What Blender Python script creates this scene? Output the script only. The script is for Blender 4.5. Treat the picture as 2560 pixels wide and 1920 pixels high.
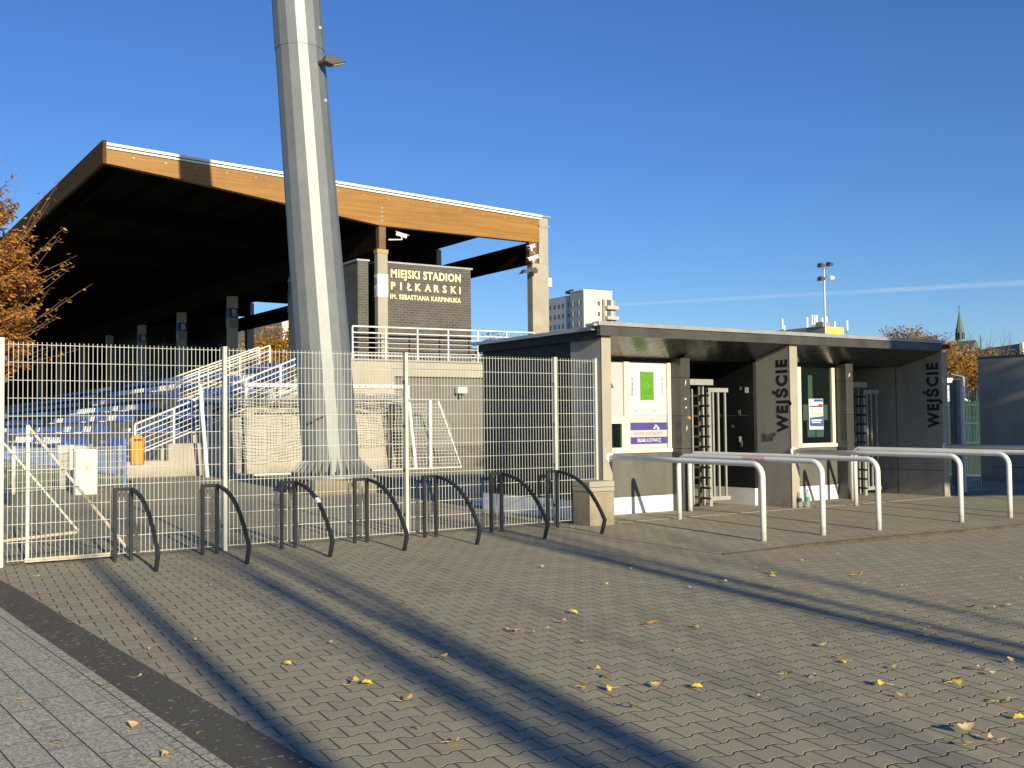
import bpy, bmesh, math, random
from mathutils import Vector, Matrix
random.seed(7)
R = math.radians
for o in list(bpy.data.objects): bpy.data.objects.remove(o)
scn = bpy.context.scene
COL = scn.collection
# ---------------------------------------------------------------- camera, sky, sun, exposure
CAM = Vector((-4.35, -12.9275, 1.5))
V = Vector((0.55412706, 0.83155557, 0.03819071)); RR = Vector((0.83235118, -0.55412947, -0.01149136)); UU = Vector((-0.0116069, -0.03815575, 0.99920439))
cam_d = bpy.data.cameras.new('camera'); cam = bpy.data.objects.new('camera', cam_d); COL.objects.link(cam)
m = Matrix((RR, UU, -V)).transposed().to_4x4(); m.translation = CAM
cam.matrix_world = m
cam_d.sensor_width = 36; cam_d.lens = 36 * 2669.18 / 2560
cam_d.clip_end = 30000; cam_d.clip_start = 0.05
scn.camera = cam
SUN_AZ, SUN_EL = R(7.0), R(16.5)      # sun stands behind the camera: azimuth from -Y towards -X
world = bpy.data.worlds.new('World'); scn.world = world; world.use_nodes = True
wn = world.node_tree; wn.nodes.clear()
sky = wn.nodes.new('ShaderNodeTexSky'); sky.sky_type = 'NISHITA'; sky.sun_disc = False
sky.sun_elevation = SUN_EL; sky.sun_rotation = R(180) + SUN_AZ
sky.altitude = 0; sky.air_density = 1.0; sky.dust_density = 0.2; sky.ozone_density = 6.0
bg = wn.nodes.new('ShaderNodeBackground'); bg.inputs[1].default_value = 0.095
wo = wn.nodes.new('ShaderNodeOutputWorld')
hs = wn.nodes.new('ShaderNodeHueSaturation'); hs.inputs['Saturation'].default_value = 1.07; hs.inputs['Hue'].default_value = 0.511; hs.inputs['Value'].default_value = 1.08
wn.links.new(sky.outputs[0], hs.inputs['Color']); wn.links.new(hs.outputs[0], bg.inputs[0]); wn.links.new(bg.outputs[0], wo.inputs[0])
sun_d = bpy.data.lights.new('sun', 'SUN'); sun_d.energy = 5.0; sun_d.angle = R(0.55); sun_d.color = (1.0, 0.875, 0.62)
sun = bpy.data.objects.new('sun', sun_d); COL.objects.link(sun)
sdir = Vector((-math.sin(SUN_AZ) * math.cos(SUN_EL), -math.cos(SUN_AZ) * math.cos(SUN_EL), math.sin(SUN_EL)))
sun.rotation_euler = sdir.to_track_quat('Z', 'Y').to_euler()
scn.view_settings.view_transform = 'Standard'; scn.view_settings.look = 'None'
scn.view_settings.exposure = 0.36; scn.view_settings.gamma = 1
scn.render.engine = 'CYCLES'
scn.cycles.max_bounces = 6; scn.cycles.transparent_max_bounces = 12

# ---------------------------------------------------------------- helpers
def ground_z(y):
    if y >= 0: return 0.0
    if y > -14: return 0.015 * y
    return -0.21

def pix(x, y):                       # direction of a photo pixel, used only to work out where far things stand
    return V + RR * (x - 1280) / 2669.18 - UU * (y - 960) / 2669.18
def at_dist(x, y, D):
    d = pix(x, y); h = math.hypot(d.x, d.y)
    return CAM + d * (D / h)
def on_ground(x, y):
    d = pix(x, y); t = (0 - CAM.z) / d.z; P = CAM + d * t
    if P.y < 0:
        t = (0.015 * CAM.y - CAM.z) / (d.z - 0.015 * d.y); P = CAM + d * t
    return P

class N:
    """tiny node helper"""
    def __init__(s, name):
        s.m = bpy.data.materials.new(name); s.m.use_nodes = True
        s.t = s.m.node_tree; s.t.nodes.clear()
        s.out = s.t.nodes.new('ShaderNodeOutputMaterial'); s.b = s.t.nodes.new('ShaderNodeBsdfPrincipled')
        s.t.links.new(s.b.outputs[0], s.out.inputs[0]); s._c = None
    def n(s, typ, **kw):
        x = s.t.nodes.new(typ)
        for k, v in kw.items(): setattr(x, k, v)
        return x
    def l(s, a, b): s.t.links.new(a, b)
    def coord(s):
        if s._c is None: s._c = s.n('ShaderNodeTexCoord').outputs['Object']
        return s._c
    def mapping(s, scale=(1, 1, 1), rot=(0, 0, 0), loc=(0, 0, 0), src=None):
        x = s.n('ShaderNodeMapping'); x.inputs['Scale'].default_value = scale; x.inputs['Rotation'].default_value = rot; x.inputs['Location'].default_value = loc
        s.l(src or s.coord(), x.inputs[0]); return x.outputs[0]
    def noise(s, scale, detail=4, rough=0.55, src=None, dist=0):
        x = s.n('ShaderNodeTexNoise'); x.inputs['Scale'].default_value = scale; x.inputs['Detail'].default_value = detail
        x.inputs['Roughness'].default_value = rough; x.inputs['Distortion'].default_value = dist
        s.l(src or s.coord(), x.inputs['Vector']); return x.outputs[0]
    def math(s, op, a, b=None, c=None, clamp=False):
        x = s.n('ShaderNodeMath', operation=op); x.use_clamp = clamp
        for i, v in enumerate((a, b, c)):
            if v is None: continue
            if isinstance(v, (int, float)): x.inputs[i].default_value = v
            else: s.l(v, x.inputs[i])
        return x.outputs[0]
    def rng(s, v, a, b, c, d, smooth=False):
        x = s.n('ShaderNodeMapRange'); x.clamp = True
        if smooth: x.interpolation_type = 'SMOOTHSTEP'
        for i, q in enumerate((a, b, c, d)): x.inputs[i + 1].default_value = q
        s.l(v, x.inputs[0]); return x.outputs[0]
    def mix(s, f, a, b, blend='MIX'):
        x = s.n('ShaderNodeMix', data_type='RGBA', blend_type=blend)
        for i, v in ((0, f), (6, a), (7, b)):
            if isinstance(v, (int, float)): x.inputs[i].default_value = v
            elif isinstance(v, tuple): x.inputs[i].default_value = v if len(v) == 4 else v + (1,)
            else: s.l(v, x.inputs[i])
        return x.outputs[2]
    def bump(s, h, strength=0.3, dist=0.01):
        x = s.n('ShaderNodeBump'); x.inputs['Strength'].default_value = strength; x.inputs['Distance'].default_value = dist
        s.l(h, x.inputs['Height']); s.l(x.outputs[0], s.b.inputs['Normal'])
    def base(s, c):
        if isinstance(c, tuple): s.b.inputs['Base Color'].default_value = c if len(c) == 4 else c + (1,)
        else: s.l(c, s.b.inputs['Base Color'])
    def rough(s, v):
        if isinstance(v, (int, float)): s.b.inputs['Roughness'].default_value = v
        else: s.l(v, s.b.inputs['Roughness'])

_M = {}
def mat(name, col, rough=0.6, metal=0.0, var=0.15, scale=3.0, bump=0.0, bscale=40.0, col2=None, spec=0.5, streak=False):
    if name in _M: return _M[name]
    k = N(name)
    src = k.mapping(scale=(1, 1, 0.25)) if streak else None
    f = k.rng(k.noise(scale, 5, 0.6, src=src), 0.3, 0.7, 0, 1)
    a = tuple(c * (1 - var) for c in col); b = tuple(min(1, c * (1 + var)) for c in col)
    if col2: a, b = col, col2
    k.base(k.mix(f, a, b))
    f2 = k.noise(scale * 9, 3)
    k.rough(k.rng(f2, 0.3, 0.7, max(0, rough - 0.08), min(1, rough + 0.08)))
    k.b.inputs['Metallic'].default_value = metal
    k.b.inputs['Specular IOR Level'].default_value = spec
    if bump: k.bump(k.noise(bscale, 5), bump, 0.01)
    _M[name] = k.m; return k.m

def concrete(name, col, stain=0.25, panel=None):
    k = N(name)
    big = k.rng(k.noise(0.9, 6, 0.65, dist=0.6), 0.3, 0.7, 0, 1)
    st = k.rng(k.noise(2.2, 6, 0.7, src=k.mapping(scale=(1, 1, 0.18))), 0.42, 0.72, 0, 1)
    fine = k.rng(k.noise(38, 5, 0.7), 0.25, 0.75, 0, 1)
    c = k.mix(big, tuple(x * 0.82 for x in col), tuple(min(1, x * 1.14) for x in col))
    c = k.mix(k.math('MULTIPLY', st, stain), c, tuple(x * 0.5 for x in col))
    c = k.mix(0.22, c, k.mix(fine, tuple(x * 0.6 for x in col), tuple(min(1, x * 1.3) for x in col)))
    v = k.n('ShaderNodeTexVoronoi'); v.inputs['Scale'].default_value = 9; k.l(k.coord(), v.inputs['Vector'])
    pit = k.rng(v.outputs['Distance'], 0.02, 0.07, 0.55, 1)
    c = k.mix(1.0, c, pit, 'MULTIPLY')
    g = k.n('ShaderNodeNewGeometry'); sz = k.n('ShaderNodeSeparateXYZ'); k.l(g.outputs['Position'], sz.inputs[0])
    splash = k.math('MULTIPLY', k.rng(sz.outputs[2], 0.0, 0.30, 0.8, 0), k.rng(k.noise(7, 5, 0.7), 0.35, 0.65, 0.1, 1))
    c = k.mix(splash, c, tuple(x * 0.45 for x in col))
    k.base(c); k.rough(0.85); k.b.inputs['Specular IOR Level'].default_value = 0.2
    k.bump(k.noise(26, 6, 0.7), 0.25, 0.006)
    return k.m

class MB:
    def __init__(s): s.v = []; s.f = []
    def add(s, vs, fs):
        n = len(s.v); s.v += [tuple(v) for v in vs]; s.f += [tuple(i + n for i in f) for f in fs]; return s
    def box(s, x0, x1, y0, y1, z0, z1):
        if x0 > x1: x0, x1 = x1, x0
        if y0 > y1: y0, y1 = y1, y0
        if z0 > z1: z0, z1 = z1, z0
        vs = [(x, y, z) for z in (z0, z1) for y in (y0, y1) for x in (x0, x1)]
        return s.add(vs, [(0, 2, 3, 1), (4, 5, 7, 6), (0, 1, 5, 4), (2, 6, 7, 3), (0, 4, 6, 2), (1, 3, 7, 5)])
    def quad(s, a, b, c, d): return s.add([a, b, c, d], [(0, 1, 2, 3)])
    def prism(s, poly, axis, a, b):
        def P(u, w, t): return {'x': (t, u, w), 'y': (u, t, w), 'z': (u, w, t)}[axis]
        n = len(poly); vs = [P(u, w, a) for u, w in poly] + [P(u, w, b) for u, w in poly]
        return s.add(vs, [tuple(range(n))[::-1], tuple(range(n, 2 * n))] + [(i, (i + 1) % n, (i + 1) % n + n, i + n) for i in range(n)])
    def tube(s, pts, r, n=8, cap=True, sq=False, up=None):
        pts = [Vector(p) for p in pts]; rs = r if isinstance(r, (list, tuple)) else [r] * len(pts)
        rings = []; prev = None
        for i, p in enumerate(pts):
            if i == 0: t = pts[1] - pts[0]
            elif i == len(pts) - 1: t = pts[-1] - pts[-2]
            else: t = (pts[i + 1] - p).normalized() + (p - pts[i - 1]).normalized()
            t.normalize()
            if prev is None:
                a = Vector(up) if up else (Vector((0, 0, 1)) if abs(t.z) < 0.9 else Vector((1, 0, 0)))
            else: a = prev
            u = (a - t * a.dot(t)).normalized(); w = t.cross(u); prev = u
            k = 1.0
            if 0 < i < len(pts) - 1:
                c = max(0.5, math.sqrt(max(0.0, (1 + (pts[i + 1] - p).normalized().dot((p - pts[i - 1]).normalized())) / 2))); k = 1 / c
            ang0 = math.pi / n if sq else 0
            rings.append([p + (u * math.cos(ang0 + 2 * math.pi * j / n) + w * math.sin(ang0 + 2 * math.pi * j / n)) * rs[i] * (k if sq else 1) for j in range(n)])
        vs = [v for rg in rings for v in rg]; fs = []
        for i in range(len(rings) - 1):
            for j in range(n): fs.append((i * n + j, i * n + (j + 1) % n, (i + 1) * n + (j + 1) % n, (i + 1) * n + j))
        if cap: fs += [tuple(range(n))[::-1], tuple(range((len(rings) - 1) * n, len(rings) * n))]
        return s.add(vs, fs)
    def bar(s, a, b, w): return s.tube([a, b], w * 0.7071, 4, True, True)
    def cyl(s, c, r, z0, z1, n=24, r2=None):
        return s.tube([(c[0], c[1], z0), (c[0], c[1], z1)], [r, r if r2 is None else r2], n)

def link(name, me, material, parent=None, smooth=False, origin=None):
    if smooth: me.polygons.foreach_set('use_smooth', [True] * len(me.polygons))
    o = bpy.data.objects.new(name, me); COL.objects.link(o)
    if material: me.materials.append(material)
    if parent: o.parent = parent
    return o
def root_of(p):
    while p.parent: p = p.parent
    return p
def build(mb, name, material, parent=None, smooth=False, bevel=0.0, origin=None, fix=True):
    off = root_of(parent).location if parent else Vector(origin or (0, 0, 0))
    me = bpy.data.meshes.new(name); me.from_pydata([tuple(Vector(v) - off) for v in mb.v], [], mb.f); me.update()
    if fix:
        bm = bmesh.new(); bm.from_mesh(me); bmesh.ops.recalc_face_normals(bm, faces=bm.faces); bm.to_mesh(me); bm.free()
    o = link(name, me, material, parent, smooth)
    if not parent: o.location = off
    if bevel:
        b = o.modifiers.new('bevel', 'BEVEL'); b.width = bevel; b.segments = 2; b.limit_method = 'ANGLE'; b.angle_limit = R(40)
    if smooth and not bevel:
        pass
    return o
def tag(o, label=None, cat=None, group=None, kind=None):
    if label: o['label'] = label
    if cat: o['category'] = cat
    if group: o['group'] = group
    if kind: o['kind'] = kind
    return o
def thing(name, loc, label, cat, group=None):
    o = bpy.data.objects.new(name, None); o.empty_display_size = 0.1; COL.objects.link(o); o.location = loc
    return tag(o, label, cat, group)
def struct(mb, name, material, **kw):
    o = build(mb, name, material, **kw); o['kind'] = 'structure'; return o
def copy_tree(o, parent=None):
    c = o.copy(); COL.objects.link(c)
    if parent: c.parent = parent
    for ch in list(o.children): copy_tree(ch, c)
    return c
def text(body, name, material, parent, origin, ax, ay, height, width=None, bold=0.0, ext=0.004, spacing=1.0, align='LEFT'):
    """letters as a mesh: origin = baseline start, ax = reading direction, ay = letter-up direction"""
    cu = bpy.data.curves.new(name, 'FONT'); cu.body = body; cu.size = 1; cu.offset = bold; cu.extrude = 0; cu.space_character = spacing; cu.resolution_u = 3
    to = bpy.data.objects.new('tmp', cu); COL.objects.link(to)
    dg = bpy.context.evaluated_depsgraph_get(); me = bpy.data.meshes.new_from_object(to.evaluated_get(dg))
    bpy.data.objects.remove(to); bpy.data.curves.remove(cu)
    xs = [v.co.x for v in me.vertices]; 
    ref = 0.69
    sx = height / ref; sy = height / ref
    x0 = min(xs); wd = (max(xs) - x0) * sx
    if width: sx *= width / wd; wd = width
    if align == 'CENTER': shift = -wd / 2
    else: shift = 0
    ax = Vector(ax); ay = Vector(ay); nz = ax.cross(ay); O = Vector(origin); off = root_of(parent).location if parent else Vector((0, 0, 0))
    vs = [O + ax * ((v.co.x - x0) * sx + shift) + ay * (v.co.y * sy) - off for v in me.vertices]
    fs = [tuple(p.vertices) for p in me.polygons]; n = len(vs)
    me2 = bpy.data.meshes.new(name)
    # front face plus sides
    edges = {}
    for f in fs:
        for i in range(len(f)):
            e = (f[i], f[(i + 1) % len(f)]); edges[e] = edges.get(e, 0) + 1
    allv = [tuple(v + nz * ext) for v in vs] + [tuple(v) for v in vs]; af = list(fs)
    for (a, b) in edges:
        if (b, a) not in edges: af.append((b, a, a + n, b + n))
    me2.from_pydata(allv, [], af); me2.update(); bpy.data.meshes.remove(me)
    me2.materials.append(material); o = bpy.data.objects.new(name, me2); COL.objects.link(o)
    if parent: o.parent = parent
    return o
X_, Y_, Z_ = Vector((1, 0, 0)), Vector((0, 1, 0)), Vector((0, 0, 1))

# ---------------------------------------------------------------- materials
def m_paving():
    k = N('concrete_pavers'); L, H, A = 0.205, 0.168, 0.085
    p = k.mapping(scale=(1, 1, 1), rot=(0, 0, R(6)))
    sp = k.n('ShaderNodeSeparateXYZ'); k.l(p, sp.inputs[0])
    u = k.math('DIVIDE', sp.outputs[0], L); w = k.math('DIVIDE', sp.outputs[1], H)
    kk = k.math('ROUND', w)
    sgn = k.math('COSINE', k.math('MULTIPLY', kk, math.pi))
    tr = k.math('MULTIPLY', k.math('COSINE', k.math('MULTIPLY', u, 2 * math.pi)), 2.0)
    tr = k.math('MAXIMUM', k.math('MINIMUM', tr, 1.0), -1.0)
    off = k.math('MULTIPLY', k.math('MULTIPLY', sgn, tr), -A)
    dd = k.math('SUBTRACT', k.math('SUBTRACT', w, kk), off)
    drow = k.math('MULTIPLY', k.math('ABSOLUTE', dd), H)
    row = k.math('SUBTRACT', kk, k.math('LESS_THAN', dd, 0.0))
    u2 = k.math('ADD', u, k.math('MULTIPLY', k.math('PINGPONG', row, 1.0), 0.5))
    uc = k.math('ROUND', u2)
    dj = k.math('MULTIPLY', k.math('ABSOLUTE', k.math('SUBTRACT', u2, uc)), L)
    cell = k.math('FLOOR', u2)
    d = k.math('MINIMUM', drow, dj)
    cv = k.n('ShaderNodeCombineXYZ'); k.l(row, cv.inputs[0]); k.l(cell, cv.inputs[1])
    wnz = k.n('ShaderNodeTexWhiteNoise', noise_dimensions='3D'); k.l(cv.outputs[0], wnz.inputs[0])
    big = k.rng(k.noise(0.35, 5, 0.6), 0.3, 0.7, 0, 1); mid = k.rng(k.noise(4, 5, 0.65), 0.3, 0.7, 0, 1); fine = k.rng(k.noise(85, 5, 0.8), 0.33, 0.67, 0, 1)
    c = k.mix(wnz.outputs[0], (0.32, 0.288, 0.192), (0.435, 0.395, 0.272))
    c = k.mix(k.math('MULTIPLY', big, 0.45), c, (0.285, 0.245, 0.165))
    c = k.mix(k.math('MULTIPLY', mid, 0.35), c, (0.47, 0.43, 0.30))
    odd = k.math('GREATER_THAN', wnz.outputs[0], 0.965)
    c = k.mix(k.math('MULTIPLY', odd, 0.45), c, (0.20, 0.175, 0.125))
    c = k.mix(0.34, c, k.mix(fine, (0.09, 0.08, 0.06), (0.62, 0.56, 0.45)))
    st = k.rng(k.noise(1.1, 6, 0.75, dist=1.5), 0.56, 0.66, 0, 1)
    c = k.mix(k.math('MULTIPLY', st, 0.3), c, (0.17, 0.15, 0.11))
    moss = k.rng(k.noise(0.8, 4, 0.6), 0.45, 0.65, 0, 1)
    jc = k.mix(moss, (0.05, 0.043, 0.032), (0.085, 0.09, 0.025))
    jc = k.mix(k.rng(k.noise(2.6, 4, 0.6), 0.5, 0.62, 0, 0.75), jc, (0.22, 0.19, 0.13))
    dn = k.math('ADD', d, k.math('MULTIPLY', k.math('SUBTRACT', k.noise(60, 3), 0.5), 0.004))
    joint = k.rng(dn, 0.0022, 0.0052, 1, 0)
    c = k.mix(joint, c, jc)
    sp2 = k.rng(k.noise(55, 2, 0.5), 0.76, 0.78, 0, 1)
    c = k.mix(k.math('MULTIPLY', sp2, 0.5), c, (0.6, 0.58, 0.52))
    k.base(c); k.rough(0.95); k.b.inputs['Specular IOR Level'].default_value = 0.08
    tilt = k.math('MULTIPLY', wnz.outputs[0], 0.2)
    h = k.math('ADD', k.math('ADD', k.rng(d, 0.0, 0.010, 0, 1, True), tilt), k.math('MULTIPLY', fine, 0.10))
    k.bump(h, 0.9, 0.007)
    return k.m
def m_slabs(nm='granite_slabs', bw=0.42, rh=0.185):
    k = N(nm)
    p = k.mapping(rot=(0, 0, R(-3.2)))
    b = k.n('ShaderNodeTexBrick'); b.offset = 0.5; b.inputs['Scale'].default_value = 1; b.inputs['Mortar Size'].default_value = 0.0045; b.inputs['Mortar Smooth'].default_value = 0.3
    b.inputs['Brick Width'].default_value = bw; b.inputs['Row Height'].default_value = rh; b.inputs['Color1'].default_value = (0.42, 0.39, 0.32, 1); b.inputs['Color2'].default_value = (0.52, 0.485, 0.40, 1); b.inputs['Mortar'].default_value = (0.09, 0.1, 0.03, 1)
    q = k.mapping(rot=(0, 0, R(90)), src=p); k.l(q, b.inputs['Vector'])
    fine = k.rng(k.noise(48, 4, 0.8, src=k.mapping(rot=(0, 0, .9), scale=(1, .8, 1))), 0.40, 0.60, 0, 1)
    c = k.mix(0.55, b.outputs['Color'], k.mix(fine, (0.14, 0.135, 0.105), (0.72, 0.70, 0.58)), 'MIX')
    c = k.mix(b.outputs['Fac'], c, (0.085, 0.095, 0.03))
    k.base(c); k.rough(0.95); k.b.inputs['Specular IOR Level'].default_value = 0.1; k.bump(k.math('SUBTRACT', fine, k.math('MULTIPLY', b.outputs['Fac'], 3)), 0.7, 0.003)
    return k.m
def m_strip():
    k = N('dark_kerb_stone')
    fine = k.rng(k.noise(150, 4, 0.8), 0.3, 0.7, 0, 1)
    c = k.mix(fine, (0.075, 0.072, 0.060), (0.16, 0.152, 0.128))
    sp = k.rng(k.noise(24, 1, 0.5, src=k.mapping(scale=(.8, 1.9, 1))), 0.70, 0.715, 0, 1)
    s_ = k.n('ShaderNodeSeparateXYZ'); k.l(k.coord(), s_.inputs[0]); cj = k.rng(k.math('ABSOLUTE', k.math('SUBTRACT', k.math('FRACT', k.math('DIVIDE', s_.outputs[1], 1.0)), 0.5)), 0.0, 0.004, 1, 0)
    c = k.mix(cj, c, (0.10, 0.09, 0.05)); c = k.mix(k.rng(k.noise(1.4, 5, .7), .5, .7, 0, .5), c, (0.16, 0.145, 0.12))
    c = k.mix(k.math('MULTIPLY', sp, 0.85), c, (0.55, 0.52, 0.46))
    k.base(c); k.b.inputs['Specular IOR Level'].default_value = 0.1; k.rough(0.95); k.bump(fine, 0.5, 0.002)
    return k.m
def m_brick():
    k = N('dark_clinker_brick')
    g = k.n('ShaderNodeNewGeometry'); sx = k.n('ShaderNodeSeparateXYZ'); k.l(g.outputs['Normal'], sx.inputs[0])
    s = k.n('ShaderNodeSeparateXYZ'); k.l(k.coord(), s.inputs[0])
    cb = k.n('ShaderNodeCombineXYZ'); k.l(k.math('ADD', s.outputs[0], s.outputs[1]), cb.inputs[0]); k.l(s.outputs[2], cb.inputs[1])
    b = k.n('ShaderNodeTexBrick'); b.offset = 0.5; b.inputs['Scale'].default_value = 1; b.inputs['Mortar Size'].default_value = 0.011; b.inputs['Mortar Smooth'].default_value = 0.1
    b.inputs['Brick Width'].default_value = 0.26; b.inputs['Row Height'].default_value = 0.094
    b.inputs['Color1'].default_value = (0.052, 0.047, 0.042, 1); b.inputs['Color2'].default_value = (0.09, 0.08, 0.07, 1); b.inputs['Mortar'].default_value = (0.19, 0.175, 0.155, 1)
    k.l(cb.outputs[0], b.inputs['Vector'])
    c = k.mix(0.25, b.outputs['Color'], k.mix(k.rng(k.noise(1.2, 4), 0.35, 0.65, 0, 1), (0.04, 0.038, 0.036), (0.17, 0.15, 0.13)))
    k.base(c); k.rough(k.rng(b.outputs['Fac'], 0, 1, 0.45, 0.9)); k.bump(k.math('SUBTRACT', 1.0, b.outputs['Fac']), 0.5, 0.008)
    return k.m
def m_wood(name, a, b_, axis='x', rough=0.6):
    k = N(name)
    sc = (0.35, 6, 9) if axis == 'x' else (6, 0.35, 9)
    f = k.rng(k.noise(1.0, 6, 0.7, src=k.mapping(scale=sc)), 0.3, 0.7, 0, 1)
    s = k.n('ShaderNodeSeparateXYZ'); k.l(k.coord(), s.inputs[0])
    lam = k.math('FLOOR', k.math('DIVIDE', s.outputs[2], 0.045))
    seg = k.math('FLOOR', k.math('ADD', k.math('DIVIDE', s.outputs[0 if axis == 'x' else 1], 1.7), k.math('MULTIPLY', lam, 0.37)))
    cv = k.n('ShaderNodeCombineXYZ'); k.l(lam, cv.inputs[0]); k.l(seg, cv.inputs[1])
    w = k.n('ShaderNodeTexWhiteNoise', noise_dimensions='3D'); k.l(cv.outputs[0], w.inputs[0])
    c = k.mix(f, a, b_)
    c = k.mix(k.math('MULTIPLY', w.outputs[0], 0.45), c, tuple(x * 0.62 for x in a))
    gap = k.rng(k.math('ABSOLUTE', k.math('SUBTRACT', k.math('FRACT', k.math('DIVIDE', s.outputs[2], 0.045)), 0.5)), 0.46, 0.5, 0, 1)
    c = k.mix(k.math('MULTIPLY', gap, 0.5), c, tuple(x * 0.35 for x in a))
    stain = k.rng(k.noise(0.7, 4, 0.6), 0.55, 0.75, 0, 1)
    c = k.mix(k.math('MULTIPLY', stain, 0.45), c, tuple(x * 0.4 for x in a))
    k.base(c); k.rough(rough); k.bump(f, 0.2, 0.004)
    return k.m
def m_galv():
    k = N('galvanised_steel')
    f = k.rng(k.noise(1.6, 6, 0.7), 0.3, 0.7, 0, 1); g = k.rng(k.noise(24, 4, 0.7), 0.3, 0.7, 0, 1)
    c = k.mix(f, (0.19, 0.208, 0.22), (0.255, 0.272, 0.28)); c = k.mix(k.math('MULTIPLY', g, 0.3), c, (0.34, 0.345, 0.335))
    bl = k.rng(k.noise(4.2, 5, 0.75, dist=1.0), 0.6, 0.68, 0, 1)
    c = k.mix(k.math('MULTIPLY', bl, 0.35), c, (0.33, 0.31, 0.27))
    k.base(c); k.b.inputs['Metallic'].default_value = 0.5; k.rough(k.rng(g, 0, 1, 0.5, 0.58)); k.bump(k.noise(1.5, 3), 0.08, 0.01)
    return k.m
def m_foliage(name, cols, trans=0.35):
    k = N(name)
    oi = k.n('ShaderNodeNewGeometry')
    r = k.n('ShaderNodeValToRGB'); cr = r.color_ramp
    while len(cr.elements) < len(cols): cr.elements.new(0.5)
    for i, c in enumerate(cols): cr.elements[i].position = i / (len(cols) - 1); cr.elements[i].color = c + (1,)
    k.l(oi.outputs['Random Per Island'], r.inputs[0]); k.base(r.outputs[0]); k.rough(0.6)
    t = k.n('ShaderNodeBsdfTranslucent'); k.l(r.outputs[0], t.inputs[0]); ms = k.n('ShaderNodeMixShader'); ms.inputs[0].default_value = trans
    k.l(k.b.outputs[0], ms.inputs[1]); k.l(t.outputs[0], ms.inputs[2]); k.l(ms.outputs[0], k.out.inputs[0])
    return k.m
def m_glass(name, tint=(0.02, 0.03, 0.03), alpha=0.45):
    k = N(name); k.base(tint); k.rough(0.03); k.b.inputs['Specular IOR Level'].default_value = 0.8
    tr = k.n('ShaderNodeBsdfTransparent'); tr.inputs[0].default_value = (0.75, 0.85, 0.82, 1); ms = k.n('ShaderNodeMixShader'); ms.inputs[0].default_value = alpha
    k.l(tr.outputs[0], ms.inputs[1]); k.l(k.b.outputs[0], ms.inputs[2]); k.l(ms.outputs[0], k.out.inputs[0])
    return k.m

PAVE = m_paving(); SLAB = m_slabs(); STRIP = m_strip(); BRICK = m_brick(); GALV = m_galv()
CONC = concrete('cast_concrete', (0.40, 0.365, 0.30)); CONC_G = concrete('grey_concrete', (0.37, 0.35, 0.31), 0.35)
CONC_L = concrete('pale_concrete_slab', (0.46, 0.41, 0.32), 0.2); CONC_D = concrete('weathered_concrete_wall', (0.36, 0.32, 0.24), 0.35)
CONC_W = concrete('terrace_concrete', (0.43, 0.39, 0.32), 0.15)
WOOD = m_wood('larch_glulam', (0.27, 0.128, 0.020), (0.39, 0.195, 0.036), 'x'); WOOD_Y = m_wood('shadow_toned_timber', (0.085, 0.05, 0.022), (0.13, 0.08, 0.038), 'y', 0.9); WOOD_Y.node_tree.nodes['Principled BSDF'].inputs['Specular IOR Level'].default_value = 0.1  # front fascia timber: its shadow is put into the dark colour
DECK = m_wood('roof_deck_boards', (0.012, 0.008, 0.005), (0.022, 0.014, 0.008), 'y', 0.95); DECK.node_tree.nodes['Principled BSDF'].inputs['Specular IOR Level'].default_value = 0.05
WIRE = mat('cream_powder_coat', (0.52, 0.53, 0.475), 0.45, 0.0, 0.1, 2.0)
WHITE = mat('white_paint', (0.82, 0.82, 0.79), 0.4, 0, 0.06, 2, 0.05)
CREAM = mat('cream_frame_paint', (0.74, 0.71, 0.58), 0.4, 0, 0.06, 2)
def m_rail():
    k = N('white_rail_paint')
    a = k.rng(k.noise(2.5, 5, .7), .35, .65, 0, 1); c = k.mix(a, (.70, .71, .69), (.80, .80, .78))
    sc = k.rng(k.noise(9, 6, .8, dist=1.5), .66, .70, 0, 1); c = k.mix(k.math('MULTIPLY', sc, .75), c, (.36, .34, .31))
    sp = k.n('ShaderNodeSeparateXYZ'); k.l(k.n('ShaderNodeNewGeometry').outputs['Position'], sp.inputs[0])
    low = k.math('MULTIPLY', k.rng(sp.outputs[2], -.06, .14, 1, 0), k.rng(k.noise(16, 4, .7), .35, .6, 0, 1))
    c = k.mix(low, c, (.30, .26, .20)); k.base(c); k.rough(k.rng(a, 0, 1, .4, .55)); k.b.inputs['Specular IOR Level'].default_value = .3
    k.bump(k.noise(30, 4), .05, .003); return k.m
RAILW = m_rail()
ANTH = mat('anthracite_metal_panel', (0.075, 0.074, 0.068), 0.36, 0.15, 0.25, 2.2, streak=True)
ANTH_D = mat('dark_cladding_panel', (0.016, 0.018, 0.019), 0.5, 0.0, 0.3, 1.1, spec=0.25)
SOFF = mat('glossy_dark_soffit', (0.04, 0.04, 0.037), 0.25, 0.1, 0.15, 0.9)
PANEL = mat('grey_fibre_panel', (0.125, 0.12, 0.105), 0.55, 0, 0.2, 3.5, 0.03, streak=True)
COPE = mat('zinc_coping', (0.42, 0.42, 0.41), 0.45, 0.4, 0.12, 3)
BLACKM = mat('black_powder_coat', (0.018, 0.020, 0.024), 0.45, 0.0, 0.3, 5, 0.05, spec=0.35)
STEEL = mat('turnstile_steel', (0.46, 0.47, 0.45), 0.38, 0.35, 0.1, 5)
DSTEEL = mat('dark_turnstile_arm', (0.07, 0.07, 0.06), 0.4, 0.4, 0.15, 5)
BLACK = mat('near_black', (0.012, 0.012, 0.012), 0.6, 0, 0.2, 3)
RUST = mat('rusty_steel', (0.36, 0.25, 0.16), 0.8, 0, 0.4, 9, col2=(0.62, 0.60, 0.50))
ORANGE = mat('orange_plastic', (0.72, 0.34, 0.045), 0.4, 0, 0.06, 3)
BLUES = mat('blue_seat_plastic', (0.03, 0.085, 0.36), 0.4, 0, 0.15, 0.4)
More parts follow.
